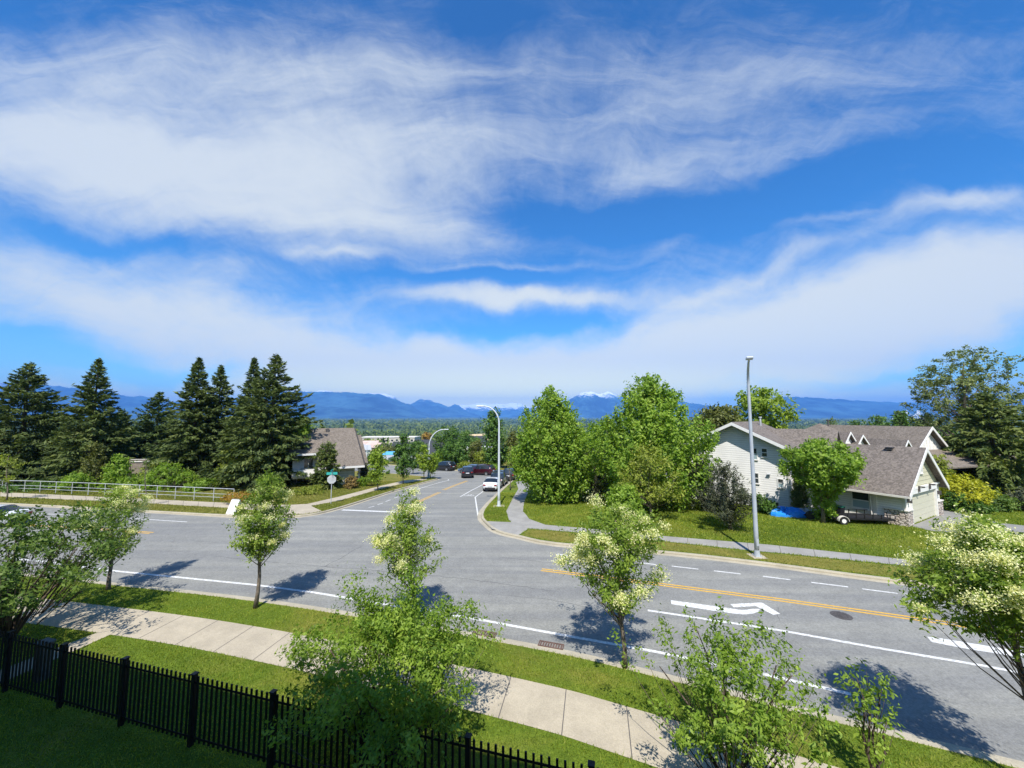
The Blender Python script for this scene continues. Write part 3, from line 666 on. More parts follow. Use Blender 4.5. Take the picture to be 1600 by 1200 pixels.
# nearest shrubs, below the balcony
b, h, z0, r, ox = spec(622, 9.8, 945, 440, 756, 1110)
tree('leafy_shrub_tree', 'large airy shrub with small bright leaves below the spired flowering tree', 'shrub', b, h, 1.0, r, 'round', 400, 64, .05, .24, 'l_shrub', 'bark2', .05, 21, fill=.25, lump=.45, stems=6, limbs=150, aspect=.42, up=.8, shoots=90, extra=[(-.3, 0, 2.8, -1.15, .1, h + .55, 12), (-.1, 0, 2.8, -.75, 0, h + .2, 8), (.35, .1, 2.6, .45, .1, h + .75, 16), (.8, 0, 2.6, 1.5, 0, h + .05, 10), (-1.2, 0, 2.0, -2.5, 0, h - .9, 9), (1, 0, 2.2, 1.9, 0, h - .2, 8)], tv=.18, group='leafy shrubs below the balcony')
b, h, z0, r, ox = spec(1120, 8.8, 965, 985, 1245, 1170)
tree('leafy_shrub_tree', 'airy leafy shrub in front of the turn lane, right of the wide flowering tree', 'shrub', b, h, .9, r, 'round', 190, 56, .05, .2, 'l_shrub', 'bark2', .045, 22, fill=.2, lump=.5, stems=5, limbs=120, aspect=.42, up=.9, shoots=60, group='leafy shrubs below the balcony')
b, h, z0, r, ox = spec(1330, 8.9, 1020, 1290, 1372, 1150)
tree('leafy_shrub_tree', 'low sparse leafy shrub at the very bottom, between the airy shrub and the leaning tree', 'shrub', b, h, .4, r, 'round', 32, 24, .06, .2, 'l_shrub', 'bark2', .03, 23, fill=.2, stems=4, limbs=30, aspect=.42, up=.9, group='leafy shrubs below the balcony')
b = G(12, 1003)
tree('multi_stemmed_shrub', 'large dark multi-stemmed shrub on the grass behind the black fence', 'shrub', b, 4.75, 1.2, 3.45, 'round', 330, 44, .08, .28, 'l_bush', 'bark2', .06, 24, fill=.25, lump=.45, tv=.18, stems=13, limbs=160, aspect=.42, up=.35, sx=1.0)

# ------------------------------------------------------------------ far side: saplings and street maples
def small(name, label, px, py, top, L_, R_, bot, leaf, seed, ncl=70, lpc=30, ls=.12, cr=.3, prof='egg', tr=.06, Y=None, cat='tree', group=None, **k):
    b, h, z0, r, ox = spec(px, Y, top, L_, R_, bot, py)
    return tree(name, label, cat, b, h, z0, r, prof, ncl, lpc, ls, cr, leaf, k.pop('bark', 'bark'), tr, seed, group=group, lean=(ox, 0), **k)
small('sapling', 'thin yellow-green sapling at the left end of the metal railing', 10, 782, 704, -8, 34, 752, 'l_yel', 31, 26, 26, group='saplings on the far left verge', limbs=18)
small('sapling', 'nearly bare sapling in the middle of the railing, before the wooden fence', 229, 790, 716, 208, 246, 752, 'l_yel', 32, 10, 14, ls=.08, tr=.045, group='saplings on the far left verge', limbs=10)
SM = 'young street trees along the side street'
small('street_maple', 'lime green young tree nearest the stop sign on the side street verge', 590, 767, 693, 574, 607, 752, 'l_lime', 33, 80, 32, .14, .38, group=SM)
small('street_maple', 'darker rounded young tree, second along the side street verge', 630, 756, 676, 613, 650, 742, 'l_deep', 34, 90, 36, .17, .45, group=SM)
small('street_maple', 'lime green young tree directly behind the dark rounded one', 663, 749, 692, 648, 675, 735, 'l_lime', 35, 60, 30, .16, .42, group=SM)
small('street_maple', 'small lime tree at the tip of the verge beside the curved street light', 672.5, 748, 704, 668, 688, 738, 'l_lime', 36, 60, 30, .15, .38, group=SM)
small('street_maple', 'slim green young tree between the dark tree and the verge tip', 646, None, 702, 636, 656, 732, 'l_deep', 37, 40, 30, .15, .4, Y=66, group=SM)
small('sapling', 'thin staked sapling on the right verge beside the white car', 797, 766, 690, 786, 806, 735, 'l_yel', 38, 16, 16, .1, .4, tr=.05)
# big maples on the right lawn
GM = 'tall maples on the corner lawn'
small('large_maple', 'tall egg-shaped maple at the left of the corner lawn, over the curving path', 866, 784, 610, 798, 924, 786, 'l_maple', 41, 560, 66, .15, .42, 'egg', .2, group=GM, shoots=260, lump=.22, fill=.5, up=1.9, elong=1.9, tv=.2, limbs=60, bark='bark2')
small('large_maple', 'tallest broad maple on the corner lawn, left of the big gabled house', 1016, None, 590, 930, 1108, 786, 'l_maple', 42, 720, 66, .15, .44, 'egg', .22, Y=35.5, group=GM, shoots=360, lump=.22, fill=.5, up=1.9, elong=1.9, tv=.2, limbs=70, bark='bark2')
small('large_maple', 'lower maple filling the gap behind the two tall maples', 935, None, 664, 898, 975, 770, 'l_maple', 43, 230, 56, .17, .55, 'round', .18, Y=45, group=GM, shoots=40, elong=1.5)
small('slender_tree', 'slender yellow-green tree with a pale trunk on the corner lawn', 1017, 812, 690, 958, 1062, 786, 'l_yel', 44, 170, 30, .11, .40, 'egg', .085, lump=.35, fill=.3, limbs=70)
small('leafy_bush', 'light green bush behind the flowering tree on the corner lawn', 975, None, 752, 944, 1002, 812, 'l_maple', 45, 90, 40, .12, .4, 'mound', .06, Y=27.5, cat='bush')
small('lawn_maple', 'round green maple with a dense crown in front of the garage', 1286, 817, 688, 1229, 1335, 772, 'l_maple', 46, 380, 50, .12, .32, 'vase', .13, lump=.2, fill=.5, shoots=60, up=.7)
small('leafy_bush', 'low suckering growth around the foot of the round maple', 1287, 815.5, 756, 1270, 1306, 811, 'l_maple', 47, 90, 40, .1, .22, 'column', .04, cat='bush')
DP = 'dark pines on the lawn'
def pine(label, px, py, top, L_, R_, seed, Y=None, n=170):
    small('dark_pine', label, px, py, top, L_, R_, (py or 815) - 14, 'l_pine', seed, n, 60, .12, .27, 'egg', .11, Y=Y, lump=.55, fill=.3, aspect=.2, up=1.1, elong=2.0, tv=.2, group=DP, bark='bark2', cat='pine')
pine('dark bushy pine nearest the lamp post, casting a shadow on the lawn', 1141, 828, 722, 1092, 1170, 51)
pine('dark pine in the middle, half hidden behind the front pine', 1100, None, 700, 1060, 1118, 52, Y=33.5)
pine('dark pine behind the slender yellow-green tree', 930, None, 700, 895, 965, 53, Y=40)
small('dark_pine', 'small dark pine against the wall right of the lamp post', 1188, None, 772, 1168, 1196, 798, 'l_deep', 54, 40, 40, .12, .3, 'mound', .05, Y=33, group=DP)
small('leafy_bush', 'green shrub at the foot of the gabled wall, right of the lamp post', 1196, None, 781, 1184, 1208, 799, 'l_deep', 55, 40, 40, .1, .25, 'mound', .04, Y=32.2, cat='bush')
b, h, z0, r, ox = spec(1244.5, 32.6, 749, 1232.5, 1256.5, 795)
tree('columnar_cedar', 'dense oval cedar between the gabled wall and the white door', 'cedar', b, h, .05, r, 'column', 190, 60, .07, .14, 'l_cedar', 'bark2', .05, 56, fill=.85, lump=.05, up=1.2, aspect=.3)
# behind the houses
BH = 'broad trees beyond the houses'
small('broad_tree', 'light green spreading tree standing highest behind the gabled roof', 1192, None, 603, 1146, 1233, 690, 'l_lime', 61, 150, 44, .26, .8, 'round', .25, Y=58, group=BH, lump=.3, fill=.4)
small('broad_tree', 'bronze-green tree behind the left eave of the gabled house', 1125, None, 634, 1088, 1162, 700, 'l_olive', 62, 170, 44, .24, .8, 'round', .25, Y=56, group=BH, lump=.3)
small('broad_tree', 'dull green tree low behind the gabled house and the tall maple', 1096, None, 652, 1062, 1130, 705, 'l_deep', 63, 120, 40, .25, .8, 'round', .25, Y=64, group=BH)
small('cottonwood', 'tall airy cottonwood rising over the drooping cedar at the right', 1498, None, 541, 1436, 1574, 700, 'l_cotton', 64, 430, 40, .15, .42, 'round', .32, Y=48, lump=.4, fill=.3, up=.3, limbs=120, tv=.2)
conifer('large_cedar', 'huge drooping cedar beside the driveway at the right edge', 'cedar', Vector((at(1555, 700, 42).x, 42, tz(42))), at(1540, 612, 42).z - tz(42), 7.0, 'l_cedar', 65, droop=.75, spl=.46, spw=.13, gap=.36, dens=1.3, expo=.85, lean=(-.5, 0))
conifer('large_cedar', 'second cedar cut off by the right edge, behind the drooping one', 'cedar', Vector((at(1625, 700, 50).x, 50, tz(50))), at(1600, 630, 50).z - tz(50), 6.5, 'l_cedar', 66, droop=.45, spl=.5, spw=.14, gap=.42, dens=1.1, expo=.7)
small('golden_shrub', 'bright yellow shrub between the garage and the drooping cedar', 1498, None, 742, 1466, 1536, 780, 'l_gold', 67, 110, 44, .11, .35, 'mound', .06, Y=34, cat='shrub')
small('golden_shrub', 'yellow-green shrub behind the garage gable', 1465, None, 704, 1450, 1480, 760, 'l_yel', 68, 50, 40, .12, .35, 'mound', .06, Y=40, cat='shrub')
HG = 'dark shrubs beside the driveway'
for i, (px, Y, top, L_, R_, nm) in enumerate([(1500, 33.5, 770, 1470, 1532, 'dark hedge shrub under the bright yellow shrub'), (1548, 33.8, 768, 1522, 1574, 'dark hedge shrub at the foot of the drooping cedar'), (1592, 34, 764, 1566, 1625, 'dark purple-brown hedge shrub at the right edge of the photo')]):
    small('hedge_shrub', nm, px, None, top, L_, R_, 803, ['l_deep', 'l_bush', 'l_pine'][i], 70 + i, 90, 44, .11, .35, 'mound', .05, Y=Y, cat='shrub', group=HG)
CT = 'treetops behind the townhouse roofs'
for i, (px, Y, top, L_, R_, lf, pr, nm) in enumerate([
    (1406, 75, 640, 1400, 1413, 'l_deep', 'column', 'narrow columnar treetop with a bent tip behind the townhouse ridge'),
    (1370, 90, 649, 1352, 1392, 'l_deep', 'round', 'rounded dark tree behind the left part of the townhouse ridge'),
    (1338, 110, 655, 1325, 1352, 'l_deep', 'round', 'small green tree left of the columnar treetop'),
    (1302, 150, 653, 1282, 1312, 'l_far', 'round', 'dark rounded tree standing alone in the valley right of the gabled roof'),
    (1444, 78, 645, 1430, 1462, 'l_con', 'cone', 'dark evergreen treetop just left of the cottonwood'),
    (1462, 62, 668, 1440, 1486, 'l_deep', 'round', 'green tree under the cottonwood behind the townhouse gable'),
    (1428, 92, 652, 1414, 1440, 'l_far', 'round', 'greyish tree between the columnar treetop and the evergreen')]):
    small('background_tree', nm, px, None, top, L_, R_, 700, lf, 80 + i, 70, 36, .3, .8, pr, .2, Y=Y, group=CT)
# ------------------------------------------------------------------ conifers behind the railing, left
CN = 'dark conifers behind the railing'
def con(label, px, Y, top, L_, R_, seed, leaf='l_con', **k):
    Y += 3; k['expo'] = k.get('expo', .7) + .15
    b = Vector((at(px, 700, Y).x, Y, tz(Y) - .3)); h = at(px, top, Y).z - b.z
    conifer('dark_conifer', label, 'conifer', b, h, (at(R_, 700, Y).x - at(L_, 700, Y).x) / 2 * 1.32, leaf, seed, group=CN, **k)
con('broad dark conifer at the left edge of the photo', 33, 49, 566, -58, 106, 101, dens=1.6, expo=.8, topgap=1.3)
con('pointed layered conifer with the mountains showing to its right', 142, 48, 560, 84, 202, 102, dens=1.4, expo=.9, topgap=1.5)
con('shorter greener conifer above the wooden fence', 243, 56, 613, 196, 292, 103, 'l_con2', dens=1.6, expo=.75)
con('tall conifer, left one of the dense middle clump', 302, 49, 558, 252, 352, 104, dens=1.6, expo=.8, topgap=1.4)
con('slim-topped conifer just right of the tallest one in the middle clump', 338, 51, 570, 292, 388, 105, dens=1.5, expo=.85, topgap=1.5)
con('slim conifer leading the right clump, left of the broadest one', 390, 50, 558, 345, 432, 106, dens=1.5, expo=.9, topgap=1.5)
con('broadest conifer nearest the left house, with a bare twiggy tip', 424, 47, 553, 352, 494, 107, dens=1.7, expo=.78, topgap=1.4)
con('low conifer filling the gap between the layered conifer and the fence', 186, 55, 640, 150, 222, 108, 'l_con2', dens=1.4, expo=.6)
con('low dark conifer between the two leftmost conifers', 92, 56, 645, 60, 124, 109, 'l_con', dens=1.4, expo=.6)
small('broad_tree', 'bright green leafy tree between the conifers and the left house roof', 470, None, 648, 446, 492, 720, 'l_maple', 110, 110, 40, .2, .6, 'egg', .15, Y=52)
SH = 'shrubs along the railing'
for i, (px, Y, top, L_, R_, lf, nm) in enumerate([
    (188, 42.5, 707, 168, 208, 'l_maple', 'upright bright green shrub left of the wooden fence'),
    (128, 41.5, 738, 100, 150, 'l_maple', 'pale green shrub below the layered conifer, behind the railing'),
    (268, 42, 722, 222, 300, 'l_maple', 'wide bright green shrub just right of the wooden fence'),
    (215, 41.5, 742, 190, 245, 'l_shrub', 'low green shrub in front of the wooden fence'),
    (60, 42, 752, 20, 100, 'l_deep', 'dark low shrub behind the left end of the railing'),
    (320, 41.5, 748, 295, 345, 'l_shrub', 'low shrub behind the right part of the railing'),
    (362, 43, 690, 345, 386, 'l_yel', 'tall yellowish leafy shrub in front of the right clump of conifers'),
    (150, 43, 690, 132, 168, 'l_olive', 'grey-brown bare-stemmed shrub under the layered conifer')]):
    small('railing_shrub', nm, px, None, top, L_, R_, 766, lf, 120 + i, 100, 40, .12, .35, 'mound', .05, Y=Y + 4.5, cat='shrub', group=SH)
small('orange_bush', 'orange-flowering bush at the right end of the railing', 372, None, 768, 352, 396, 781, 'l_orange', 130, 60, 36, .07, .22, 'mound', .03, Y=36.8, cat='bush')
small('meadow_shrub', 'yellow-green weedy growth on the bank left of the stop sign', 487, None, 758, 462, 508, 776, 'l_yel', 131, 60, 36, .09, .25, 'mound', .03, Y=43, cat='shrub')
# garden of the left house
conifer('golden_cypress', 'gold-tipped cypress in front of the left house', 'conifer', Vector((at(512, 700, 47).x, 47, tz(47))), at(512, 692, 47).z - tz(47), 1.75, 'l_cedar', 132, droop=.1, spl=.26, spw=.08, gap=.2, dens=1.6, expo=.4)
small('bronze_bush', 'round bronze-coloured bush at the right corner of the left house', 549, 763.5, 744, 538, 561, 762, 'l_rhodo', 133, 60, 40, .09, .22, 'mound', .03, cat='bush')
small('garden_bush', 'round green bush beside the bronze bush', 565.5, 760, 744, 558, 573, 760, 'l_maple', 134, 40, 40, .09, .2, 'mound', .03, cat='bush')
small('garden_bush', 'tiny clipped bush alone on the far lawn of the side street', 606, 740.8, 736, 603, 609, 741, 'l_deep', 135, 20, 40, .1, .2, 'mound', .02, cat='bush')
small('garden_bush', 'pale low bushes behind the round bushes by the left house', 582, None, 742, 570, 594, 752, 'l_ash', 136, 40, 40, .1, .25, 'mound', .03, Y=50, cat='bush')
small('garden_bush', 'dark red-brown shrub at the back corner of the left house', 567, None, 722, 560, 578, 750, 'l_pine', 137, 50, 40, .12, .3, 'round', .04, Y=53, cat='bush')
# trees at the end of the side street
MT = 'trees at the end of the side street'
for i, (px, Y, top, L_, R_, lf, pr, nm) in enumerate([
    (772, 76, 637, 753, 793, 'l_deep', 'round', 'tall dark tree behind the curved street light'),
    (700, 92, 664, 676, 728, 'l_deep', 'round', 'dark green tree behind the parked black car'),
    (715, 84, 690, 688, 735, 'l_deep', 'round', 'low dense tree just over the black car'),
    (745, 90, 690, 728, 762, 'l_olive', 'round', 'brownish tree behind the red car'),
    (755, 82, 706, 742, 768, 'l_yel', 'round', 'small yellow-green tree behind the red car'),
    (775, 78, 700, 762, 800, 'l_deep', 'round', 'low tree under the tall dark one, behind the parked cars'),
    (800, 80, 672, 786, 816, 'l_olive', 'egg', 'bronze-tinged tree between the street light and the tall maple'),
    (815, 70, 700, 798, 834, 'l_maple', 'round', 'green tree behind the staked sapling'),
    (690, 86, 706, 680, 702, 'l_maple', 'round', 'small green tree behind the tip of the verge'),
    (585, 95, 708, 570, 600, 'l_deep', 'egg', 'slim dark tree between the left house and the far houses'),
    (606, 120, 700, 594, 620, 'l_olive', 'round', 'small dull tree in front of the long pale building'),
    (652, 130, 690, 640, 668, 'l_deep', 'round', 'small dark tree in front of the charcoal roofs'),
    (728, 140, 672, 716, 742, 'l_deep', 'round', 'distant tree left of the pale conveyor roof'),
    (742, 105, 684, 734, 752, 'l_deep', 'egg', 'slim tree right of the pale conveyor roof')]):
    small('roadside_tree', nm, px, None, top, L_, R_, 726 if Y < 100 else 706, lf, 140 + i, 110, 40, .26, .75, pr, .14, Y=Y, group=MT, lump=.3)
for i, (px, Y, top, L_, R_, lf) in enumerate([(768, 68, 724, 758, 782, 'l_maple'), (808, 60, 728, 797, 822, 'l_yel'), (707, 75, 726, 700, 716, 'l_olive'), (742, 72, 722, 732, 752, 'l_olive'), (725, 76, 722, 716, 734, 'l_yel')]):
    small('verge_shrub', ['bright green shrub behind the red car', 'yellowish shrub beyond the parked silver wagon', 'dull shrub right of the parked black car', 'brownish shrub above the blue car', 'yellowish shrub above the moving black car'][i], px, None, top, L_, R_, 739, lf, 160 + i, 60, 40, .15, .4, 'mound', .04, Y=Y, cat='shrub', group='shrubs across the side street')
# ------------------------------------------------------------------ wood in the valley
def valley():
    rng = np.random.default_rng(7); P = []
    def add(n, y0, y1, pl_, pr_, hmin, hmax, rad):
        Y = np.sqrt(rng.random(n) * (y1 ** 2 - y0 ** 2) + y0 ** 2); X = (pl_ - 800 + rng.random(n) * (pr_ - pl_)) / 600 * Y
        P.append(np.stack([X, Y, rng.uniform(hmin, hmax, n), np.full(n, rad)], 1))
    add(4200, 520, 1000, 150, 1130, 13, 22, 5); add(1500, 560, 1000, 1130, 1750, 9, 16, 5)
    add(5200, 1000, 2400, -100, 1750, 15, 25, 9); add(3600, 2400, 5200, -100, 1800, 16, 26, 24); add(2600, 5200, 14000, -200, 1900, 16, 30, 60)
    add(2200, 260, 520, 150, 610, 10, 16, 4.2); add(700, 260, 520, 830, 1600, 8, 14, 4.2); add(260, 110, 260, 60, 560, 9, 14, 3.5)
    P = np.vstack(P)
    clear = (np.sin(P[:, 0] / 210 + 1.3) * np.sin(P[:, 1] / 330) > .55) & (P[:, 1] > 1000); P = P[~clear]
    n = len(P); q = 26; rep = np.repeat(np.arange(n), q); k = len(rep)
    conif = (rng.random(n) < .35)[rep]; t = rng.random(k)
    rr = np.where(conif, (1 - t) * .75, np.sin(np.pi * np.clip(t * .85 + .12, 0, 1)) ** .6) * P[rep, 3] * rng.uniform(.5, 1, k); an = rng.random(k) * 6.283
    Zb = np.interp(P[:, 1], YB, ZB)
    C_ = np.stack([P[rep, 0] + rr * np.cos(an), P[rep, 1] + rr * np.sin(an), Zb[rep] + P[rep, 2] * (.12 + .88 * t)], 1)
    N = unit(rng.normal(0, .8, (k, 3)) + [0, -.5, .8]); Tt = unit(np.cross(N, rng.normal(0, 1, (k, 3)))); L = np.clip(P[rep, 3] * .42, 1.2, 9) * rng.uniform(.6, 1.2, k)
    V_, Fq = diamonds(C_, L, np.minimum(L * .75, 5), Tt, N)
    tint = np.clip(.45 + rng.normal(0, .2, n)[rep] - .18 * conif + rng.normal(0, .08, k), 0, 1)
    tag(np_mesh('valley_wood', V_, Fq, M['l_far'], None, tint), 'wide wood of mixed green trees covering the valley floor', 'woodland', kind='stuff')
valley()
# ------------------------------------------------------------------ mountains
def mount_mat(name, snow_lo, snow_hi, base=(.018, .045, .05)):
    m = mat(name, base, .95); t = NT(m.node_tree); b = m.node_tree.nodes['Principled BSDF']
    p = t.n('ShaderNodeTexCoord').outputs['Object']; sp = t.n('ShaderNodeSeparateXYZ'); t.link(p, sp.inputs[0])
    n = t.noise(p, .0028, 8, .7); h = t.m('ADD', sp.outputs[2], t.m('MULTIPLY', t.m('SUBTRACT', n, .5), 900))
    f = t.ramp(h, snow_lo, snow_hi)
    c = t.mix(t.ramp(t.noise(p, .0011, 9, .7), .38, .64), tuple(x * .3 for x in base) + (1,), tuple(x * 2.6 for x in base) + (1,))
    t.link(t.mix(f, c, (.80, .82, .85, 1)), b.inputs['Base Color']); return m
def mountains(name, sky_pts, D, depth, m, seed, label=None, bulge=.5):
    rng = np.random.default_rng(seed); px = np.array([p[0] for p in sky_pts], float); py = np.array([p[1] for p in sky_pts], float)
    nx, ny = 700, 46; xs = np.linspace(px[0], px[-1], nx); ys = np.interp(xs, px, py)
    def fbm(x, oct_=6, s=1.0):
        o = 0; a = 1
        for k in range(oct_):
            ph = rng.random() * 100; g = np.random.default_rng(seed * 31 + k).random(4096); u = x * s * 2 ** k + ph; i = np.floor(u).astype(int); f_ = u - i; f_ = f_ * f_ * (3 - 2 * f_)
            o = o + a * (g[i % 4096] * (1 - f_) + g[(i + 1) % 4096] * f_ - .5); a *= .55
        return o
    ys = ys + fbm(xs, 5, .12) * 1.6
    H = (HOR - ys) / F * D + EYE + 60
    s = np.linspace(0, 1, ny)[None, :]
    spur = fbm(xs, 5, .05)[:, None] * np.sin(np.pi * s) * depth * .45
    prof = s ** 1.25
    rough = np.zeros((nx, ny)); 
    for k in range(5):
        g = np.random.default_rng(seed * 7 + k).random((60 * 2 ** min(k, 3) + 3, 60)); 
        ux = (xs - xs[0]) / (xs[-1] - xs[0]) * (18 * 2 ** k); uy = np.linspace(0, 1, ny) * (3 * 2 ** k)
        ix = np.floor(ux).astype(int); iy = np.floor(uy).astype(int); fx = (ux - ix)[:, None]; fy = (uy - iy)[None, :]
        G_ = lambda a, b: g[np.ix_(a % g.shape[0], b % 60)]
        rough += (.5 ** k) * ((G_(ix, iy) * (1 - fx) + G_(ix + 1, iy) * fx) * (1 - fy) + (G_(ix, iy + 1) * (1 - fx) + G_(ix + 1, iy + 1) * fx) * fy - .5)
    Z = H[:, None] * (prof + rough * .2 * np.sin(np.pi * s) * 1.2) - 60
    Y = D - depth * (1 - s) + spur * .0 + 0 * H[:, None]
    X = ((xs - 800) / F)[:, None] * (D + 0 * s) * (1 - .0 * s) + spur * .12
    Zb = -60 + (H[:, None]) * (1 - np.linspace(0, 1, 6)[None, 1:]); Yb = D + depth * .6 * np.linspace(0, 1, 6)[None, 1:] + 0 * H[:, None]; Xb = ((xs - 800) / F)[:, None] * D + 0 * Yb
    Z = np.hstack([Z, Zb]); Y = np.hstack([Y, Yb]); X = np.hstack([X, Xb]); ny = Z.shape[1]
    V_ = np.stack([X.ravel(), Y.ravel(), np.maximum(Z.ravel(), -62)], 1)
    i, j = np.meshgrid(np.arange(nx - 1), np.arange(ny - 1), indexing='ij'); a = (i * ny + j).ravel()
    Fq = np.stack([a, a + 1, a + ny + 1, a + ny], 1)
    o = np_mesh(name, V_, Fq, m); o.data.polygons.foreach_set('use_smooth', [True] * len(o.data.polygons)); tag(o, kind='structure'); return o
MF = mount_mat('forested_mountain', 1050, 1500)
MS = mount_mat('snowy_mountain', 330, 520)
MG = mount_mat('part_snowy_mountain', 720, 930)
mountains('mountains', [(-500, 612), (-200, 600), (0, 598), (65, 601), (100, 605), (117, 606), (150, 612), (175, 613.5), (202, 620), (225, 619), (260, 628), (320, 632), (380, 622), (430, 612), (457, 612), (492, 612), (520, 613), (555, 614), (592, 616), (610, 622), (630, 629), (640, 632), (655, 641), (680, 650), (700, 655)], 14000, 4500, MF, 3)
mountains('mountains', [(430, 614), (470, 613), (490, 612), (499, 608.5), (504, 610), (512, 611), (525, 615), (570, 616), (600, 614.5), (615, 620), (630, 634), (640, 632), (657, 624), (667, 624.5), (682, 629), (700, 636), (710, 631.5), (717, 634), (735, 644), (760, 652), (800, 655)], 17500, 3800, MG, 4)
mountains('mountains', [(690, 640), (705, 637), (720, 633), (735, 632), (745, 631), (770, 630.5), (790, 631.5), (807, 630), (830, 636), (850, 634), (870, 640), (900, 650)], 22000, 3500, MS, 5)
mountains('mountains', [(800, 652), (840, 640), (870, 632), (890, 625), (903, 617), (910, 614), (922, 611.5), (930, 614), (937, 616), (944, 614), (950, 611.5), (962, 616), (980, 622), (1010, 624), (1040, 626), (1060, 627), (1090, 632), (1120, 636), (1160, 640), (1180, 646), (1210, 655)], 15600, 2500, MG, 6)
mountains('mountains', [(1060, 652), (1110, 642), (1150, 634), (1185, 625), (1220, 620.5), (1240, 620), (1285, 622), (1335, 625.5), (1385, 628.5), (1435, 629.5), (1465, 632), (1520, 630), (1570, 626), (1640, 625), (1720, 632), (1850, 625), (2100, 634)], 15000, 4000, MF, 8)

# ------------------------------------------------------------------ houses
VX, VY = math.cos(R(31)), math.sin(R(31))
def window(par, o, ux, w_, h_, fr=.07, sash=True, dark=True, nrm=None, mullion=0):
    """window on a wall: o lower-left corner, ux direction along wall, nrm outward"""
    ux = Vector(ux); nrm = Vector(nrm); o = Vector(o); Mx = Matrix((( ux.x, nrm.x, 0, o.x), (ux.y, nrm.y, 0, o.y), (0, 0, 1, o.z), (0, 0, 0, 1)))
    mb = MB()
    for b_ in ((-fr, 0, -fr, w_ + fr, .05, 0), (-fr, 0, h_, w_ + fr, .05, h_ + fr), (-fr, 0, 0, 0, .05, h_), (w_, 0, 0, w_ + fr, .05, h_)): mb.box(*b_, M=Mx)
    if sash: mb.box(0, .003, h_ * .5 - .03, w_, .045, h_ * .5 + .03, M=Mx)
    for k in range(mullion): x = w_ * (k + 1) / (mullion + 1); mb.box(x - .025, .003, 0, x + .025, .043, h_, M=Mx)
    f = mb.build('window', M['white'], par)
    if dark == 2:
        MB().box(0, .003, 0, w_, .02, h_ * .5, M=Mx).build('blind', M['blind'], f)
        MB().box(0, .003, h_ * .5, w_, .018, h_, M=Mx).build('pane', M['glass'], f)
    else:
        MB().box(0, .003, 0, w_, .018, h_, M=Mx).build('pane', M['glass'] if dark else M['blind'], f)
    MB().box(-fr - .03, 0, -fr - .05, w_ + fr + .03, .09, -fr, M=Mx).build('sill', M['trim'], f)
    return f
def gable_roof(mb, x0, x1, y0, y1, ze, zr, ov=.5, th=.14, axis='x', ovg=None):
    """two thick pitched panels; axis = ridge direction; ov eave overhang, ovg gable overhang"""
    ovg = ov if ovg is None else ovg
    if axis == 'x':
        ym = (y0 + y1) / 2; sl = (zr - ze) / (ym - y0); xa, xb = x0 - ovg, x1 + ovg
        for sg, yy in ((-1, y0 - ov), (1, y1 + ov)):
            zz = ze - sl * ov
            P = [(xa, yy, zz), (xb, yy, zz), (xb, ym, zr), (xa, ym, zr)]
            mb.prism(P, (0, 0, th))
    else:
        xm = (x0 + x1) / 2; sl = (zr - ze) / (xm - x0); ya, yb = y0 - ovg, y1 + ovg
        for xx in (x0 - ov, x1 + ov):
            zz = ze - sl * ov
            mb.prism([(xx, ya, zz), (xx, yb, zz), (xm, yb, zr), (xm, ya, zr)], (0, 0, th))
def rake_boards(mb, x, ya, ym, yb, ze, zr, ov, dx=.04, w_=.22):
    """white bargeboards on a gable facing -x"""
    sl = (zr - ze) / (ym - ya)
    for a, b in (((ya - ov, ze - sl * ov), (ym, zr)), ((yb + ov, ze - sl * ov), (ym, zr))):
        P = [(x, a[0], a[1] - w_ + .12), (x, b[0], b[1] - w_ + .12), (x, b[0], b[1] + .15), (x, a[0], a[1] + .15)]
        mb.prism(P, (-dx, 0, 0))

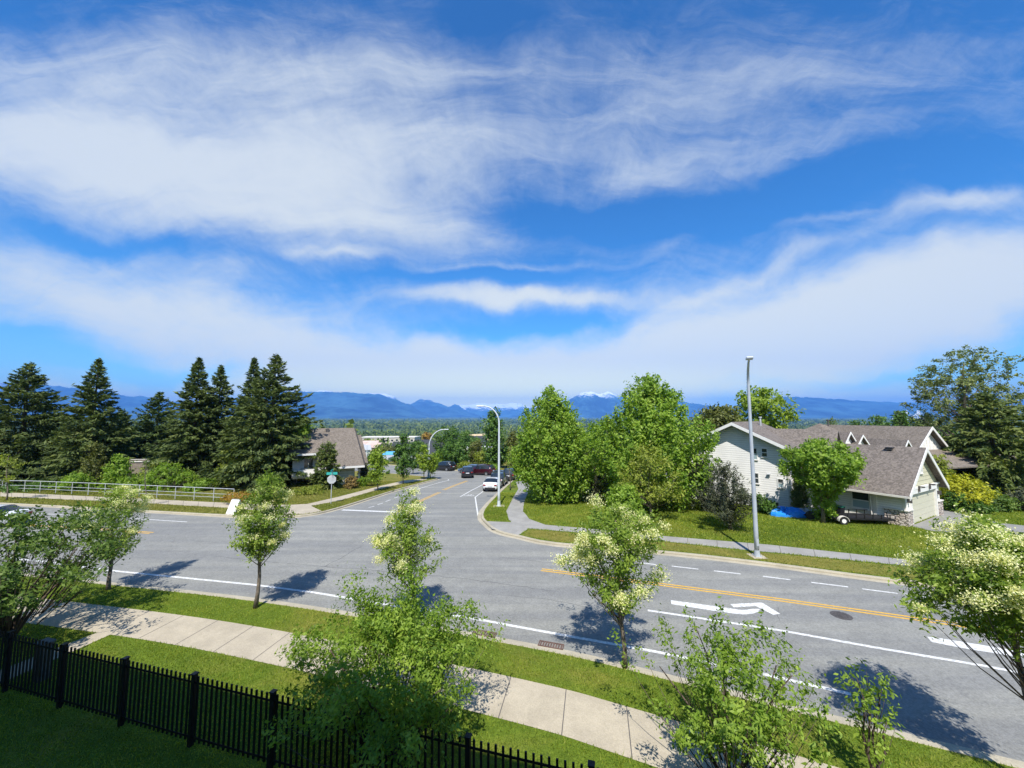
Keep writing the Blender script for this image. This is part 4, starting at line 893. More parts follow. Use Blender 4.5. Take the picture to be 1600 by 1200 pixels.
HR = 43
def wall_hit(o, rot, px, py):
    # where a sight line meets the wall plane x=0 of a house standing at o: local (y, z)
    d = ray(px, py); c, s_ = math.cos(R(rot)), math.sin(R(rot)); E = Vector((0, 0, EYE)) - o
    t = -(E.x * c + E.y * s_) / (d.x * c + d.y * s_); P = E + d * t
    return -P.x * s_ + P.y * c, P.z
def big_house():
    o = G(1237, 797.5); t = thing('gabled_house', 'tall house with a pale siding gable wall and brown shingle roof', 'house', o, R(HR))
    Wd, L, ze, zr = 8.3, 7.0, 5.3, 7.35
    mb = MB(); mb.prism([(0, 0, -.8), (0, Wd, -.8), (0, Wd, ze), (0, Wd / 2, zr), (0, 0, ze)], (L, 0, 0)); mb.build('wall', M['siding'], t)
    rb = MB(); gable_roof(rb, 0, L, 0, Wd, ze + .02, zr + .02, .75, .16, 'x', .75)
    # cross gable toward the garage and a second, higher roof behind
    rf = rb.build('roof', M['shingle'], t)
    cg = MB(); gable_roof(cg, 2.4, 6.8, -2.6, Wd / 2, 4.9, 6.7, .4, .15, 'y', .3); cg.build('cross_gable_roof', M['shingle'], rf)
    wg = MB(); wg.prism([(2.4, -2.6, -.8), (6.8, -2.6, -.8), (6.8, -2.6, 4.85), (4.6, -2.6, 6.6), (2.4, -2.6, 4.85)], (0, 2.59, 0)); wg.build('wing_wall', M['siding'], t)
    r2 = MB(); gable_roof(r2, 7.9, 14, -3.5, 6.5, 4.2, 6.1, .5, .15, 'x', .4); r2.build('rear_roof', M['shingle2'], rf)
    w2 = MB(); w2.prism([(7.85, -3.4, -1.5), (7.85, 6.4, -1.5), (7.85, 6.4, 4.15), (7.85, 1.5, 6.0), (7.85, -3.4, 4.15)], (6.0, 0, 0)); w2.build('rear_wall', M['siding'], t)
    tr = MB(); rake_boards(tr, -.77, 0, Wd / 2, Wd, ze, zr, .75, .05, .26); tr.build('bargeboard', M['white'], rf)
    fc = MB(); sl = (zr - ze) / (Wd / 2); z_ = ze - sl * .75
    fc.box(-.75, -.87, z_ - .08, L, -.77, z_ + .12).box(-.75, Wd + .77, z_ - .08, L, Wd + .87, z_ + .12); fc.build('gutter', M['trim'], rf)
    dp = MB(); dp.tube([(-.06, -.1, z_ - .1), (-.06, .12, z_ - .5), (-.06, .12, .1)], .045, 6); dp.build('downpipe', M['trim'], t)
    vp = MB(); vp.tube([(5.2, 3.3, 6.8), (5.2, 3.3, 7.95)], .09, 10).tube([(5.2, 3.3, 7.9), (5.2, 3.3, 8.02)], .15, 10); vp.build('chimney_pipe', M['galv'], rf)
    n = (-1, 0, 0); u = (0, -1, 0)
    for (x0, y0, x1, y1), dk, mu in (((1191, 701.5, 1198, 713), 1, 0), ((1175.5, 701, 1182, 717), 2, 0), ((1178, 740, 1184.5, 754), 1, 0), ((1216.5, 749.5, 1223.5, 760.5), 2, 0), ((1207, 785.5, 1216.5, 796), 1, 1)):
        ya, zt_ = wall_hit(o, HR, x1, y0); yb, zb_ = wall_hit(o, HR, x0, y1)
        window(t, (0, yb, zb_), u, yb - ya, zt_ - zb_, nrm=n, dark=dk, sash=not mu, mullion=mu)
    v_ = MB(); v_.box(-.12, 1.45, 2.72, 0, 1.65, 2.9).box(-.2, 1.42, 2.88, 0, 1.68, 2.92); v_.build('vent_hood', M['lamp_grey'], t)
    MB().box(-.035, -.035, -.8, .06, .06, ze - .35).build('corner_board', M['trim'], t); MB().box(-.035, Wd - .06, -.8, .06, Wd + .035, ze - .35).build('corner_board', M['trim'], t)
    # doorway with white door in the wing
    window(t, (4.0, -2.6, 3.5), (1, 0, 0), 1.1, 1.1, nrm=(0, -1, 0))
    return t
big_house()
def garage():
    o = G(1417, 823); o2 = G(1470.5, 803.5); gr_ = math.degrees(math.atan2(o2.y - o.y, o2.x - o.x)); Wd = (o2 - o).xy.length; L = 8.4
    t = thing('garage', 'detached garage with steep brown roof, stone base, and closed cream door', 'garage', o, R(gr_))
    ze = at(1421, 769, o.y).z + .1; zr = at(1447, 702, (o.y + o2.y) / 2).z; print('garage', gr_, Wd, ze, zr)
    mb = MB(); mb.prism([(0, 0, -.3), (Wd, 0, -.3), (Wd, 0, ze), (Wd / 2, 0, zr), (0, 0, ze)], (0, .0, 0)) if 0 else None
    MB().box(0, .0, -.3, .12, L, ze).build('side_wall', M['siding2'], t); MB().box(Wd - .12, 0, -.3, Wd, L, ze).build('side_wall', M['siding2'], t)
    f = MB(); f.prism([(.121, .0, ze - .25), (Wd - .121, .0, ze - .25), (Wd - .121, .0, ze), (Wd / 2, 0, zr - .12), (.121, 0, ze)], (0, .12, 0)); f.build('gable_wall', M['shake'], t)
    f = MB(); MB().box(.121, .002, -.3, 1.05, .12, ze - .26).build('front_wall', M['siding2'], t); f.box(Wd - 1.05, .002, -.3, Wd - .121, .12, ze - .26).box(1.05, .002, 2.2, Wd - 1.05, .12, ze - .26); f.build('front_wall', M['siding2'], t)
    bw = MB(); bw.prism([(0.0, L, -.3), (Wd, L, -.3), (Wd, L, ze), (Wd / 2, L, zr - .1), (0, L, ze)], (0, .12, 0)); bw.build('back_wall', M['siding2'], t)
    rb = MB(); gable_roof(rb, 0, Wd, 0, L, ze, zr, .55, .16, 'y', .42); rf = rb.build('roof', M['shingle'], t)
    sl = (zr - ze) / (Wd / 2); tr = MB()
    for s_ in (0, 1):
        a = ((-.55, ze - sl * .55) if s_ == 0 else (Wd + .55, ze - sl * .55)); b = (Wd / 2, zr)
        tr.prism([(a[0], -.43, a[1] - .16), (b[0], -.43, b[1] - .16), (b[0], -.43, b[1] + .165), (a[0], -.43, a[1] + .165)], (0, -.05, 0))
    tr.build('bargeboard', M['white'], rf)
    g = MB(); z_ = ze - sl * .55; g.box(-.67, -.42, z_ - .02, -.56, L + .5, z_ + .12).box(Wd + .56, -.42, z_ - .02, Wd + .67, L + .5, z_ + .12); g.build('gutter', M['trim'], rf)
    for y_ in (1.6, 6.0):
        v = MB(); Mx = Matrix.Translation((Wd / 2 - .35, y_, zr - .12)); v.box(-.25, -.2, 0, .2, .2, .16, M=Mx).box(-.3, -.25, .16, .25, .25, .2, M=Mx); v.build('roof_vent', M['iron'], rf)
    b = MB(); b.box(.9, -.12, 2.18, Wd - .9, -.002, 2.48).box(.15, -.14, 2.49, Wd - .15, -.004, 2.62); b.build('lintel', M['white'], t)
    br = MB()
    for x_ in (2.3, 4.6): MB().box(x_, -.5, 2.62, x_ + .1, -.141, 2.72).box(x_, -.24, 2.3, x_ + .1, -.141, 2.62).build('bracket', M['iron'], t)
    MB().box(.9, -.1, 0, 1.08, .1, 2.18).build('door_jamb', M['white'], t); MB().box(Wd - 1.08, -.1, 0, Wd - .9, .1, 2.18).build('door_jamb', M['white'], t)
    d = MB()
    for k in range(5): d.box(1.081, .05 + .0, .005 + k * .434, Wd - 1.081, .1, .42 + k * .434)
    d.box(1.081, .072, 0, Wd - 1.081, .11, 2.179); d.build('garage_door', mat('door_cream', (.56, .54, .42), .6, var=.03), t)
    st = stone_mat(); s_ = MB(); s_.box(-.12, -.14, -.35, .86, 1.55, 1.12) if 0 else None
    s_.box(-.12, -.14, -.4, .88, -.003, 1.1).box(-.12, -.003, -.4, -.003, 1.15, 1.1); s_.build('stone_base', st, t); MB().box(Wd - .88, -.14, -.4, Wd + .1, -.003, 1.1).build('stone_base', st, t)
    c = MB(); c.box(-.18, -.2, 1.101, .92, -.003, 1.17).box(-.18, -.003, 1.101, -.003, 1.2, 1.17); c.build('stone_cap', M['trim'], t); MB().box(Wd - .92, -.2, 1.101, Wd + .15, -.003, 1.17).build('stone_cap', M['trim'], t)
    MB().box(-.07, 1.6, -.2, -.001, 1.78, 2.3).build('corner_board', M['trim'], t); cb = MB(); cb.box(-.04, -.04, 1.17, .16, -.003, 2.29).box(-.04, -.0031, 1.17, -.003, .16, 2.3); cb.build('corner_board', M['trim'], t)
    dp = MB(); dp.tube([(-.3, 1.9, 2.2), (-.1, 1.9, 2.0), (-.1, 1.9, 0)], .05, 6); dp.build('downpipe', M['trim'], t)
    MB().box(.45, -.24, 1.65, .6, -.003, 1.95).build('wall_lantern', M['iron'], t); MB().box(Wd - .6, -.24, 1.65, Wd - .45, -.003, 1.95).build('wall_lantern', M['iron'], t)
    ya, zt_ = wall_hit(o, gr_, 1357, 771.5); yb, zb_ = wall_hit(o, gr_, 1333, 791)
    window(t, (0, yb, zb_), (0, -1, 0), yb - ya, zt_ - zb_, .12, nrm=(-1, 0, 0), dark=2)
    window(t, (Wd / 2 - .18, 0, zr - 1.75), (1, 0, 0), .36, .75, .1, nrm=(0, -1, 0), mullion=1)
    # low link to the house with white door
    lk = MB(); lk.box(-.02, L + .13, -.3, 4.6, L + 3.2, 2.5); lk.build('link_wall', M['siding2'], t)
    lr = MB(); gable_roof(lr, -.1, 4.6, L + .2, L + 3.2, 2.5, 3.6, .35, .12, 'y', .05); lr.build('link_roof', M['shingle'], rf)
    dr = MB(); dr.box(-.06, L + .9, -.3, -.021, L + 1.85, 1.95); do = dr.build('side_door', M['white'], t)
    MB().box(-.1, L + 1.0, .75, -.061, L + 1.06, .87).build('handle', M['iron'], do)
def stone_mat():
    m = mat('ledge_stone', (.42, .36, .32), .9); t = NT(m.node_tree); b = m.node_tree.nodes['Principled BSDF']
    p = t.n('ShaderNodeTexCoord').outputs['Object']; mp = t.n('ShaderNodeMapping'); mp.inputs['Scale'].default_value = (3.2, 3.2, 5.2); t.link(p, mp.inputs[0])
    v = t.n('ShaderNodeTexVoronoi'); t.link(mp.outputs[0], v.inputs['Vector']); v.inputs['Scale'].default_value = 1
    e = t.n('ShaderNodeTexVoronoi', feature='DISTANCE_TO_EDGE'); t.link(mp.outputs[0], e.inputs['Vector']); e.inputs['Scale'].default_value = 1
    sc = t.n('ShaderNodeSeparateColor'); t.link(v.outputs['Color'], sc.inputs[0])
    c = t.mix(sc.outputs[0], (.62, .56, .50, 1), (.46, .38, .33, 1)); c = t.mix(t.ramp(e.outputs['Distance'], .0, .1), (.10, .075, .065, 1), c)
    t.link(c, b.inputs['Base Color']); bp = t.n('ShaderNodeBump'); bp.inputs['Strength'].default_value = .8; bp.inputs['Distance'].default_value = .06
    t.link(t.ramp(e.outputs['Distance'], 0, .2), bp.inputs['Height']); t.link(bp.outputs[0], b.inputs['Normal']); return m
garage()

TR_ = 16
def townhouse():
    # main body behind the garage: high ridge running left-right in the photo, white trimmed gable at its right end
    o = at(1424, 700, 43); o.z = tz(43); t = thing('townhouse', 'brown-roofed townhouse block behind the garage with several white-trimmed gables', 'house', o, R(TR_))
    g = o.z
    def zz(py, Y): return EYE - (py - HOR) / F * Y - g
    w = MB(); w.box(0, .2, -2, 10.5, 16, 3.7); w.box(.6, 4.2, 3.7, 6.0, 15.8, 4.4); w.build('wall', M['siding2'], t)
    rb = MB(); gable_roof(rb, 0, 5.6, 0, 11, 4.6, 7.2, .4, .15, 'y', .5)
    rf = rb.build('roof', M['shingle2'], t)
    fw = MB(); fw.prism([(0, .02, 4.5), (5.6, .02, 4.5), (2.8, .02, 7.1)], (0, .15, 0)); fw.build('gable_wall', M['siding2'], t)
    bt = MB()
    for k in range(9): bt.box(.6 + k * .5, -.03, 4.55, .66 + k * .5, .018, 4.6 + min(.55 + k * .46, .55 + (8.6 - k) * .46) * .85)
    bt.build('batten', M['white'], t)
    tr = MB()
    for a in ((-.4, 4.23), (6.0, 4.23)):
        tr.prism([(a[0], -.51, a[1] - .14), (2.8, -.51, 7.2 - .14), (2.8, -.51, 7.37), (a[0], -.51, a[1] + .17)], (0, -.06, 0))
    tr.build('bargeboard', M['white'], rf)
    # low roof under the gable, running to the right
    lo = MB(); lo.prism([(-1.2, -3.4, 3.2), (9.5, -3.4, 3.2), (8.0, .2, 4.7), (0, .2, 4.7)], (0, 0, .14)); lo.prism([(9.5, -3.4, 3.2), (12.5, -1, 3.2), (12.5, 9, 3.2), (8.0, .2, 4.7)], (0, 0, .14)); lo.build('porch_roof', M['shingle2'], rf)
    # hip roofs toward the left of the photo
    def hip(x0, y0, x1, y1, ze, zr, nm='hip_roof', mt='shingle'):
        xm, ym = (x0 + x1) / 2, (y0 + y1) / 2; dxx, dyy = x1 - x0, y1 - y0; k = min(dxx, dyy) / 2
        if dyy > dxx: a, b = (xm, y0 + k, zr), (xm, y1 - k, zr)
        else: a, b = (x0 + k, ym, zr), (x1 - k, ym, zr)
        c = [(x0, y0, ze), (x1, y0, ze), (x1, y1, ze), (x0, y1, ze)]
        m_ = MB(); vs = c + [a, b]; fs = [(0, 1, 4), (1, 2, 5, 4), (2, 3, 5), (3, 0, 4, 5), (0, 3, 2, 1)] if dyy > dxx else [(0, 1, 5, 4), (1, 2, 5), (2, 3, 4, 5), (3, 0, 4), (0, 3, 2, 1)]
        m_.add(vs, fs); m_.build(nm, M[mt], rf)
    hip(-6.5, 3.5, 3.5, 13.5, 4.2, 7.6, mt='shingle2'); hip(-8.5, 9, 2, 19, 3.0, 5.2); hip(4, 6, 15, 15, 3.2, 5.8)
    # small white-trimmed gablets
    def gablet(x, y, z, w_, h_):
        m_ = MB(); gable_roof(m_, x, x + w_, y, y + 3, z, z + h_, .12, .1, 'y', .35); gr_ = m_.build('gablet_roof', M['shingle'], rf)
        m_ = MB(); m_.prism([(x, y, z - .1), (x + w_, y, z - .1), (x + w_ / 2, y, z + h_ - .05)], (0, .1, 0)); m_.build('gablet_wall', M['white'], gr_)
        m_ = MB(); sl = h_ / (w_ / 2)
        for a in (x - .12, x + w_ + .12): m_.prism([(a, y - .36, z - sl * .12 - .1), (x + w_ / 2, y - .36, z + h_ - .1), (x + w_ / 2, y - .36, z + h_ + .11), (a, y - .36, z - sl * .12 + .11)], (0, -.05, 0))
        m_.build('gablet_trim', M['white'], gr_)
    for px, top, bot, w_ in ((1324.5, 676.5, 695, 1.9), (1343.5, 681, 695, 1.6), (1413, 689, 700, 1.1)):
        P = at(px, bot, 41.0); q = (P - o); lx, ly = q.x * math.cos(R(TR_)) + q.y * math.sin(R(TR_)), -q.x * math.sin(R(TR_)) + q.y * math.cos(R(TR_))
        gablet(lx - w_ / 2, ly, P.z - o.z, w_, (bot - top) / F * 41)
    # walls under the left roofs
    w = MB(); w.box(-6.8, 3.9, -2, -.01, 18.5, 3.7); w.build('side_wall', M['siding2'], t)
    sp = MB(); sp.tube([(-.3, 8.3, 7.2), (-.3, 8.3, 8.0)], .08, 8).box(-.45, 8.2, 7.9, -.15, 8.4, 8.05); sp.build('chimney_pipe', M['iron'], rf)
    bk = MB(); gable_roof(bk, 8, 17, -6, 4, 2.4, 4.0, .4, .15, 'x', .3); bk.build('lower_roof', M['shingle'], rf)
    bw = MB(); bw.box(8.2, -5.8, -2, 16.8, 3.8, 2.3); bw.build('lower_wall', M['siding2'], t)
townhouse()

def left_house():
    o = G(553, 756.5); Y0 = o.y; t = thing('corner_house', 'two-level house left of the side street with a long grey-brown roof', 'house', o, R(29))
    g = o.z
    # local x to the right of the photo, y away
    L = 7.2; zl = 2.35; zr = at(548, 670, Y0 + 4.5).z - g
    w = MB(); w.box(-3.0, 0, -.6, 0, 7.5, zl + .35); w.build('wall', M['sidingc'], t)
    w2 = MB(); w2.box(-L, 1.6, 1.55, -3.001, 7.5, 4.3); w2.build('upper_wall', M['siding'], t)
    w3 = MB(); w3.box(-L, 3.0, -1, -3.001, 7.5, 1.55); w3.build('lower_wall', mat('grey_stucco', (.28, .29, .30), .9), t)
    gw = MB(); gw.prism([(-.15, -.2, zl + .3), (-.15, 7.5, zl + .3), (-.15, 4.5, zr - .2)], (-.15, 0, 0)); gw.build('gable_wall', M['siding'], t)
    # roof: steep front plane with a step in its eave
    sl = (zr - zl) / 5.3; ye = -.8; yu = ye + (4.05 - zl) / sl
    rb = MB(); rb.prism([(-4.4, ye, zl), (1.1, ye, zl), (.35, 4.5, zr), (-4.4, 4.5, zr)], (0, 0, .16))
    rb.prism([(-L - .5, yu, 4.05), (-4.4, yu, 4.05), (-4.4, 4.5, zr), (-L - .5, 4.5, zr)], (0, 0, .16))
    rb.prism([(-L - .5, 4.5, zr), (.35, 4.5, zr), (.8, 8.2, zl + 1.2), (-L - .5, 8.2, zl + 1.2)], (0, 0, .16))
    rf = rb.build('roof', M['shingle2'], t)
    f = MB(); f.box(-4.4, ye - .1, zl - .12, 1.15, ye - .002, zl + .12); f.box(-L - .5, yu - .1, 3.93, -4.41, yu - .002, 4.17); f.build('gutter', M['white'], rf)
    f = MB(); f.prism([(1.15, ye, zl - .1), (1.15, ye, zl + .2), (.42, 4.5, zr + .2), (.42, 4.5, zr - .1)], (.06, 0, 0)); f.build('bargeboard', M['iron'], rf)
    rp = MB(); rp.prism([(1.3, 1.2, zl + .1), (1.9, 1.2, zl + .1), (1.3, 4.5, zr - 1.0), (.7, 4.5, zr - 1.0)], (0, 0, .12)); rp.build('rear_roof', M['shingle2'], rf)
    for x_ in (-3.4, -6.2):
        v = MB(); v.box(x_, 3.9, zr - .35, x_ + .45, 4.25, zr + .1); v.build('roof_vent', M['iron'], rf)
    MB().box(.55, .2, -.4, .75, .4, zl + .3).build('porch_post', M['trim'], t); MB().box(1.0, 1.2, -.4, 1.2, 1.4, zl + .3).build('porch_post', M['trim'], t)
    pw = MB(); pw.box(.01, .6, -.4, .12, 7.4, zl + .3); pw.build('porch_wall', mat('brown_wall', (.12, .10, .085), .9), t)
    bl = MB(); bl.box(-L, .5, 1.15, -4.7, 1.598, 1.32); bl.build('balcony_floor', M['trim'], t)
    bb = MB(); bb.box(-L, .42, 1.33, -4.7, .499, 2.25); bb.build('balcony_parapet', M['siding2'], t)
    window(t, (-5.9, 1.6, 2.3), (1, 0, 0), 1.0, 1.35, nrm=(0, -1, 0), sash=False, mullion=1)
    window(t, (-6.6, 3.0, -.35), (1, 0, 0), 1.35, 1.15, nrm=(0, -1, 0), sash=False, mullion=1)
left_house()

# far buildings in the dip
FB = 'distant buildings at the foot of the wood'
def far_house(px, py_ridge, Y, w_, d_, h_, roofh, wallm, roofm, rot, nm, label, win=3, cat='house', base_drop=6):
    p = at(px, py_ridge, Y); H = p.z - (h_ + roofh); t = thing(nm, label, cat, (p.x, Y, H), R(rot), FB)
    mb = MB(); mb.prism([(-w_ / 2, -d_ / 2, -base_drop), (-w_ / 2, d_ / 2, -base_drop), (-w_ / 2, d_ / 2, h_), (-w_ / 2, 0, h_ + roofh - .1), (-w_ / 2, -d_ / 2, h_)], (w_, 0, 0)); mb.build('wall', wallm, t)
    rb = MB(); gable_roof(rb, -w_ / 2, w_ / 2, -d_ / 2, d_ / 2, h_, h_ + roofh, .6, .25, 'x', .5); rb.build('roof', roofm, t)
    for k in range(win):
        x = -w_ / 2 + w_ * (k + .5) / win - .8; window(t, (x, -d_ / 2, h_ * .35), (1, 0, 0), 1.6, 1.4, nrm=(0, -1, 0), sash=False)
    return t
def far_block(px, py_top, Y, w_, d_, h_, wallm, rot, label, floors=3, bays=8, rim=None, name='apartment_block'):
    p = at(px, py_top, Y); t = thing(name, label, 'building', (p.x, Y, p.z - h_), R(rot), FB)
    MB().box(-w_ / 2, -d_ / 2, -14, w_ / 2, d_ / 2, h_).build('wall', wallm, t)
    MB().box(-w_ / 2 - .4, -d_ / 2 - .4, h_ + .003, w_ / 2 + .4, d_ / 2 + .4, h_ + .5).build('roof_edge', rim or M['trim'], t)
    for f in range(floors):
        for k in range(bays):
            x = -w_ / 2 + w_ * (k + .5) / bays - .9; window(t, (x, -d_ / 2, h_ * (f + .3) / floors), (1, 0, 0), 1.8, 1.5, nrm=(0, -1, 0), sash=False)
    return t
plast = mat('pink_sheathing', (.50, .38, .33), .9, var=.2, vscale=.3); osb = mat('bare_board', (.52, .40, .25), .9, var=.15, vscale=.4); cream = mat('cream_render', (.52, .48, .41), .9, var=.06, vscale=.2)
far_block(608, 683, 330, 42, 16, 9, cream, 3, 'long pale flat-roofed building below the wood', 2, 9)
far_block(637, 683, 300, 16, 12, 8, cream, -8, 'short pale block right of the long pale building', 2, 4)
far_house(572, 689, 250, 15, 9, 6, 2.2, plast, plast, 10, 'unfinished_house', 'pinkish unfinished house left of the long pale building', 3)
far_house(583, 692, 215, 11, 8, 5, 2, osb, plast, -20, 'unfinished_house', 'tan unfinished house in front of the pinkish one', 2)
far_house(567, 696, 190, 6, 6, 4, 1.8, M['white'], M['galv'], 30, 'white_house', 'small white house beside the end of the left house roof', 1)
far_house(655, 691, 150, 19, 10, 5, 4, M['siding2'], M['shingle_d'], 4, 'dark_roofed_house', 'wide house with charcoal roof behind the curved street light', 4)
far_house(676, 688, 140, 13, 9, 5, 4.2, M['siding2'], M['shingle_d'], -12, 'dark_roofed_house', 'charcoal-roofed house just right of the curved street light', 3)
far_house(735, 682, 175, 14, 10, 6, 5, M['siding2'], M['shingle_d'], 14, 'dark_roofed_house', 'charcoal-roofed house between the trees right of the street light', 3)
far_house(742, 679, 230, 14, 8, 6, 3, osb, osb, 40, 'unfinished_house', 'pale unfinished house with a bright sloping roof', 2)
far_block(745, 701, 118, 14, 8, 4, M['white'], -4, 'low white-roofed building behind the red car', 1, 4, M['white'], 'low_building')
far_house(830, 700, 95, 10, 8, 4.5, 2.5, M['siding2'], M['shingle2'], 5, 'far_cottage', 'house glimpsed between the tall maple and the street light', 2)
far_block(592, 716, 112, 7, 7, 3.4, M['galv'], 0, 'small grey shed roof left of the blue canopy', 1, 2, M['galv'], 'low_building')
# orange-leaved tree near it, blue canopy
small('golden_tree', 'orange-yellow tree beyond the charcoal roofs', 666, None, 675, 659, 674, 690, 'l_orange', 201, 40, 30, .5, 1.2, 'round', .3, Y=260)
t = thing('blue_canopy', 'small blue canopy behind the darker young street tree', 'canopy', at(612, 720, 92), 0)
mb = MB(); mb.prism([(-1.9, -1.4, 1.5), (1.9, -1.4, 1.5), (1.9, 1.4, 2.0), (-1.9, 1.4, 2.0)], (0, 0, .08)); mb.build('roof', mat('blue_fabric', (.10, .38, .60), .6), t)
mb = MB()
for x_ in (-1.8, 1.8):
    for y_ in (-1.3, 1.3): mb.tube([(x_, y_, -1.2), (x_, y_, 1.55)], .04, 6)
mb.build('legs', M['galv'], t)
# wooden fence in the conifers
o = at(238, 735, 51); t = thing('wooden_fence', 'weathered wooden fence seen between the conifers', 'fence', (o.x, 51, tz(51)), R(4))
mb = MB(); hh = at(232, 718, 51).z - tz(51)
for k in range(36): mb.box(-2.7 + k * .15, 0, 0, -2.565 + k * .15, .03, hh - .03 * (k % 3 == 0))
mb.build('boards', M['wood'], t)
for x_ in (-2.75, -.9, .9, 2.75): MB().box(x_ - .06, -.1, -.1, x_ + .06, -.002, hh + .12).build('post', M['wood'], t)
MB().box(-2.7, -.11, hh - .3, 2.7, -.101, hh - .16).box(-2.7, -.06, hh + .001, 2.7, .08, hh + .06).build('rails', M['trim'], t)

# ------------------------------------------------------------------ metal railing on the far left
def railing():
    P = Gs([(-140, 763), (0, 768.5), (20, 769), (150, 775), (360, 786)]); c = P[-1]
    root = thing('metal_railing', 'long galvanised three-rail fence beside the far left pavement', 'railing', (c.x, c.y, tz(c.y)))
    b = Vector((c.x, c.y, tz(c.y))); Q = offset(smooth(P, 6), .3); pts = []
    tot = sum((q1 - q0).length for q0, q1 in zip(Q[:-1], Q[1:])); n = int(tot / 2.45)
    def along(d):
        for q0, q1 in zip(Q[:-1], Q[1:]):
            l = (q1 - q0).length
            if d <= l: return q0.lerp(q1, d / l)
            d -= l
        return Q[-1]
    ps = [along(tot * k / n) for k in range(n + 1)]
    p3 = [Vector((p.x, p.y, tz(p.y))) - b for p in ps]
    for p in p3: MB().tube([p + Vector((0, 0, -.1)), p + Vector((0, 0, 1.27))], .032, 8).build('post', M['galv'], root)
    for z, r in ((1.27, .032), (.75, .022), (.42, .022)): MB().tube([p + Vector((0, 0, z)) for p in p3], r, 8).build('rail', M['galv'], root)
railing()

# ------------------------------------------------------------------ black picket fence by the near garden
def picket():
    a, b = at(-70, 968, 12.6), at(330, 1070, 9.9); zt = 1.55; u = (b - a).xy; L = u.length + 16; ang = math.atan2(u.y, u.x)
    root = thing('picket_fence', 'black metal picket fence with square posts across the near left corner', 'fence', (a.x, a.y, 0), ang)
    mb = MB(); n = int(L / .15)
    for k in range(n): mb.box(k * .15, -.014, .12, k * .15 + .046, .014, zt + .07)
    mb.build('pickets', M['black'], root)
    MB().box(0, -.022, zt - .1, L, -.0145, zt - .05).box(0, -.022, .2, L, -.0145, .25).build('rail', M['black'], root)
    for k in range(int(L / 2.4) + 1):
        x = k * 2.4 + .35; m_ = MB(); m_.box(x - .05, -.05, 0, x + .05, .05, zt + .1).box(x - .065, -.065, zt + .1, x + .065, .065, zt + .13); m_.build('post', M['black'], root, bevel=.006)
    q = G(64, 1062); t = thing('concrete_pillar', 'short dark concrete pillar against the black fence', 'pillar', (q.x, q.y, 0), ang)
    dk_ = mat('dark_concrete', (.13, .125, .11), .95, var=.3, vscale=6); MB().box(-.17, -.14, 0, .17, .14, 1.05).build('shaft', dk_, t, bevel=.02); MB().box(-.21, -.17, 1.051, .21, .17, 1.12).build('cap', dk_, t, bevel=.02)  # one dark mottled concrete tone for shaft and cap
picket()

# ------------------------------------------------------------------ street lights
def lamp_straight():
    b = G(1183, 869); h = at(1167, 566, b.y).z; t = thing('street_light', 'tall straight grey lamp post on the near grass strip of the corner lawn', 'street light', b, 0, 'street lights')
    # davit whose arm comes over the road toward the camera
    dv = Vector((-b.x, -b.y, 0)).normalized() * 2.0 + Vector((.12, 0, 0)); hd = at(1167, 561, b.y + dv.y).z - b.z; hp = hd - 1.25; T2 = MB()
    pts = [(0, 0, z) for z in np.linspace(0, hp, 8)]; arc = [(dv.x * (1 - math.cos(q * 1.5)) / (1 - math.cos(1.5)), dv.y * (1 - math.cos(q * 1.5)) / (1 - math.cos(1.5)), hp + 1.25 * math.sin(q * 1.5)) for q in np.linspace(.12, 1, 9)]
    rr = [.125 - .045 * q for q in np.linspace(0, 1, 8)] + [.076 - .026 * q for q in np.linspace(0, 1, 9)]
    T2.tube(pts + arc, rr, 14); T2.build('pole', M['lamp_grey'], t, True)
    e = Vector(arc[-1]); H_ = MB(); H_.box(-.17, -.62, -.05, .17, .08, .07, M=Matrix.Translation(e) @ Matrix.Rotation(math.atan2(dv.y, dv.x) + math.pi / 2, 4, 'Z')); H_.build('lamp_head', M['lamp_grey'], t, bevel=.03)
    MB().box(-.19, -.19, 0, .19, .19, .04).tube([(0, 0, .04), (0, 0, .35)], [.17, .13], 12).build('base_plate', M['lamp_grey'], t)
    bo = MB()
    for sx in (-1, 1):
        for sy in (-1, 1): bo.tube([(sx * .15, sy * .15, .03), (sx * .15, sy * .15, .1)], .022, 6)
    bo.build('bolts', M['galv'], t); MB().box(-.4, -.4, -.05, .4, .4, .012).build('footing', M['pave'], t)
    MB().box(-.07, -.122, .6, .07, -.105, 1.0).build('access_hatch', M['lamp_grey'], t)
lamp_straight()
def davit(px, py, top, armpx, armpy, label, wd=.11, matn='lamp_grey', Y=None):
    b = G(px, py) if Y is None else at(px, 700, Y)
    if Y is not None: b.z = tz(Y)
    tipp = at(armpx, armpy, b.y); h = at(px, top, b.y).z - b.z; ax = tipp.x - b.x; az = tipp.z - b.z
    t = thing('street_light', label, 'street light', b, 0, 'street lights'); hp = h - abs(ax) * 1.15
    pts = [(0, 0, z) for z in np.linspace(0, hp, 8)]; arc = [(ax * (1 - math.cos(q * math.pi / 2)), 0, hp + (az - hp) * math.sin(q * math.pi / 2)) for q in np.linspace(.1, 1, 12)]
    MB().tube(pts + arc, [wd - wd * .35 * q for q in np.linspace(0, 1, 8)] + [wd * (.62 - .25 * q) for q in np.linspace(0, 1, 12)], 12).build('pole', M[matn], t, True)
    s_ = 1 if ax > 0 else -1; e = Vector(arc[-1]); MB().box(min(0, s_ * .7), -.16, -.06, max(0, s_ * .7), .16, .07, M=Matrix.Translation(e)).build('lamp_head', M[matn], t, bevel=.03)
    MB().box(-.2, -.2, 0, .2, .2, .05).tube([(0, 0, .05), (0, 0, .5)], [wd * 1.3, wd * 1.1], 12).build('base_plate', M[matn], t)
    MB().box(-.5, -.4, -.05, .5, .4, .03).build('footing', M['pave'], t); return t
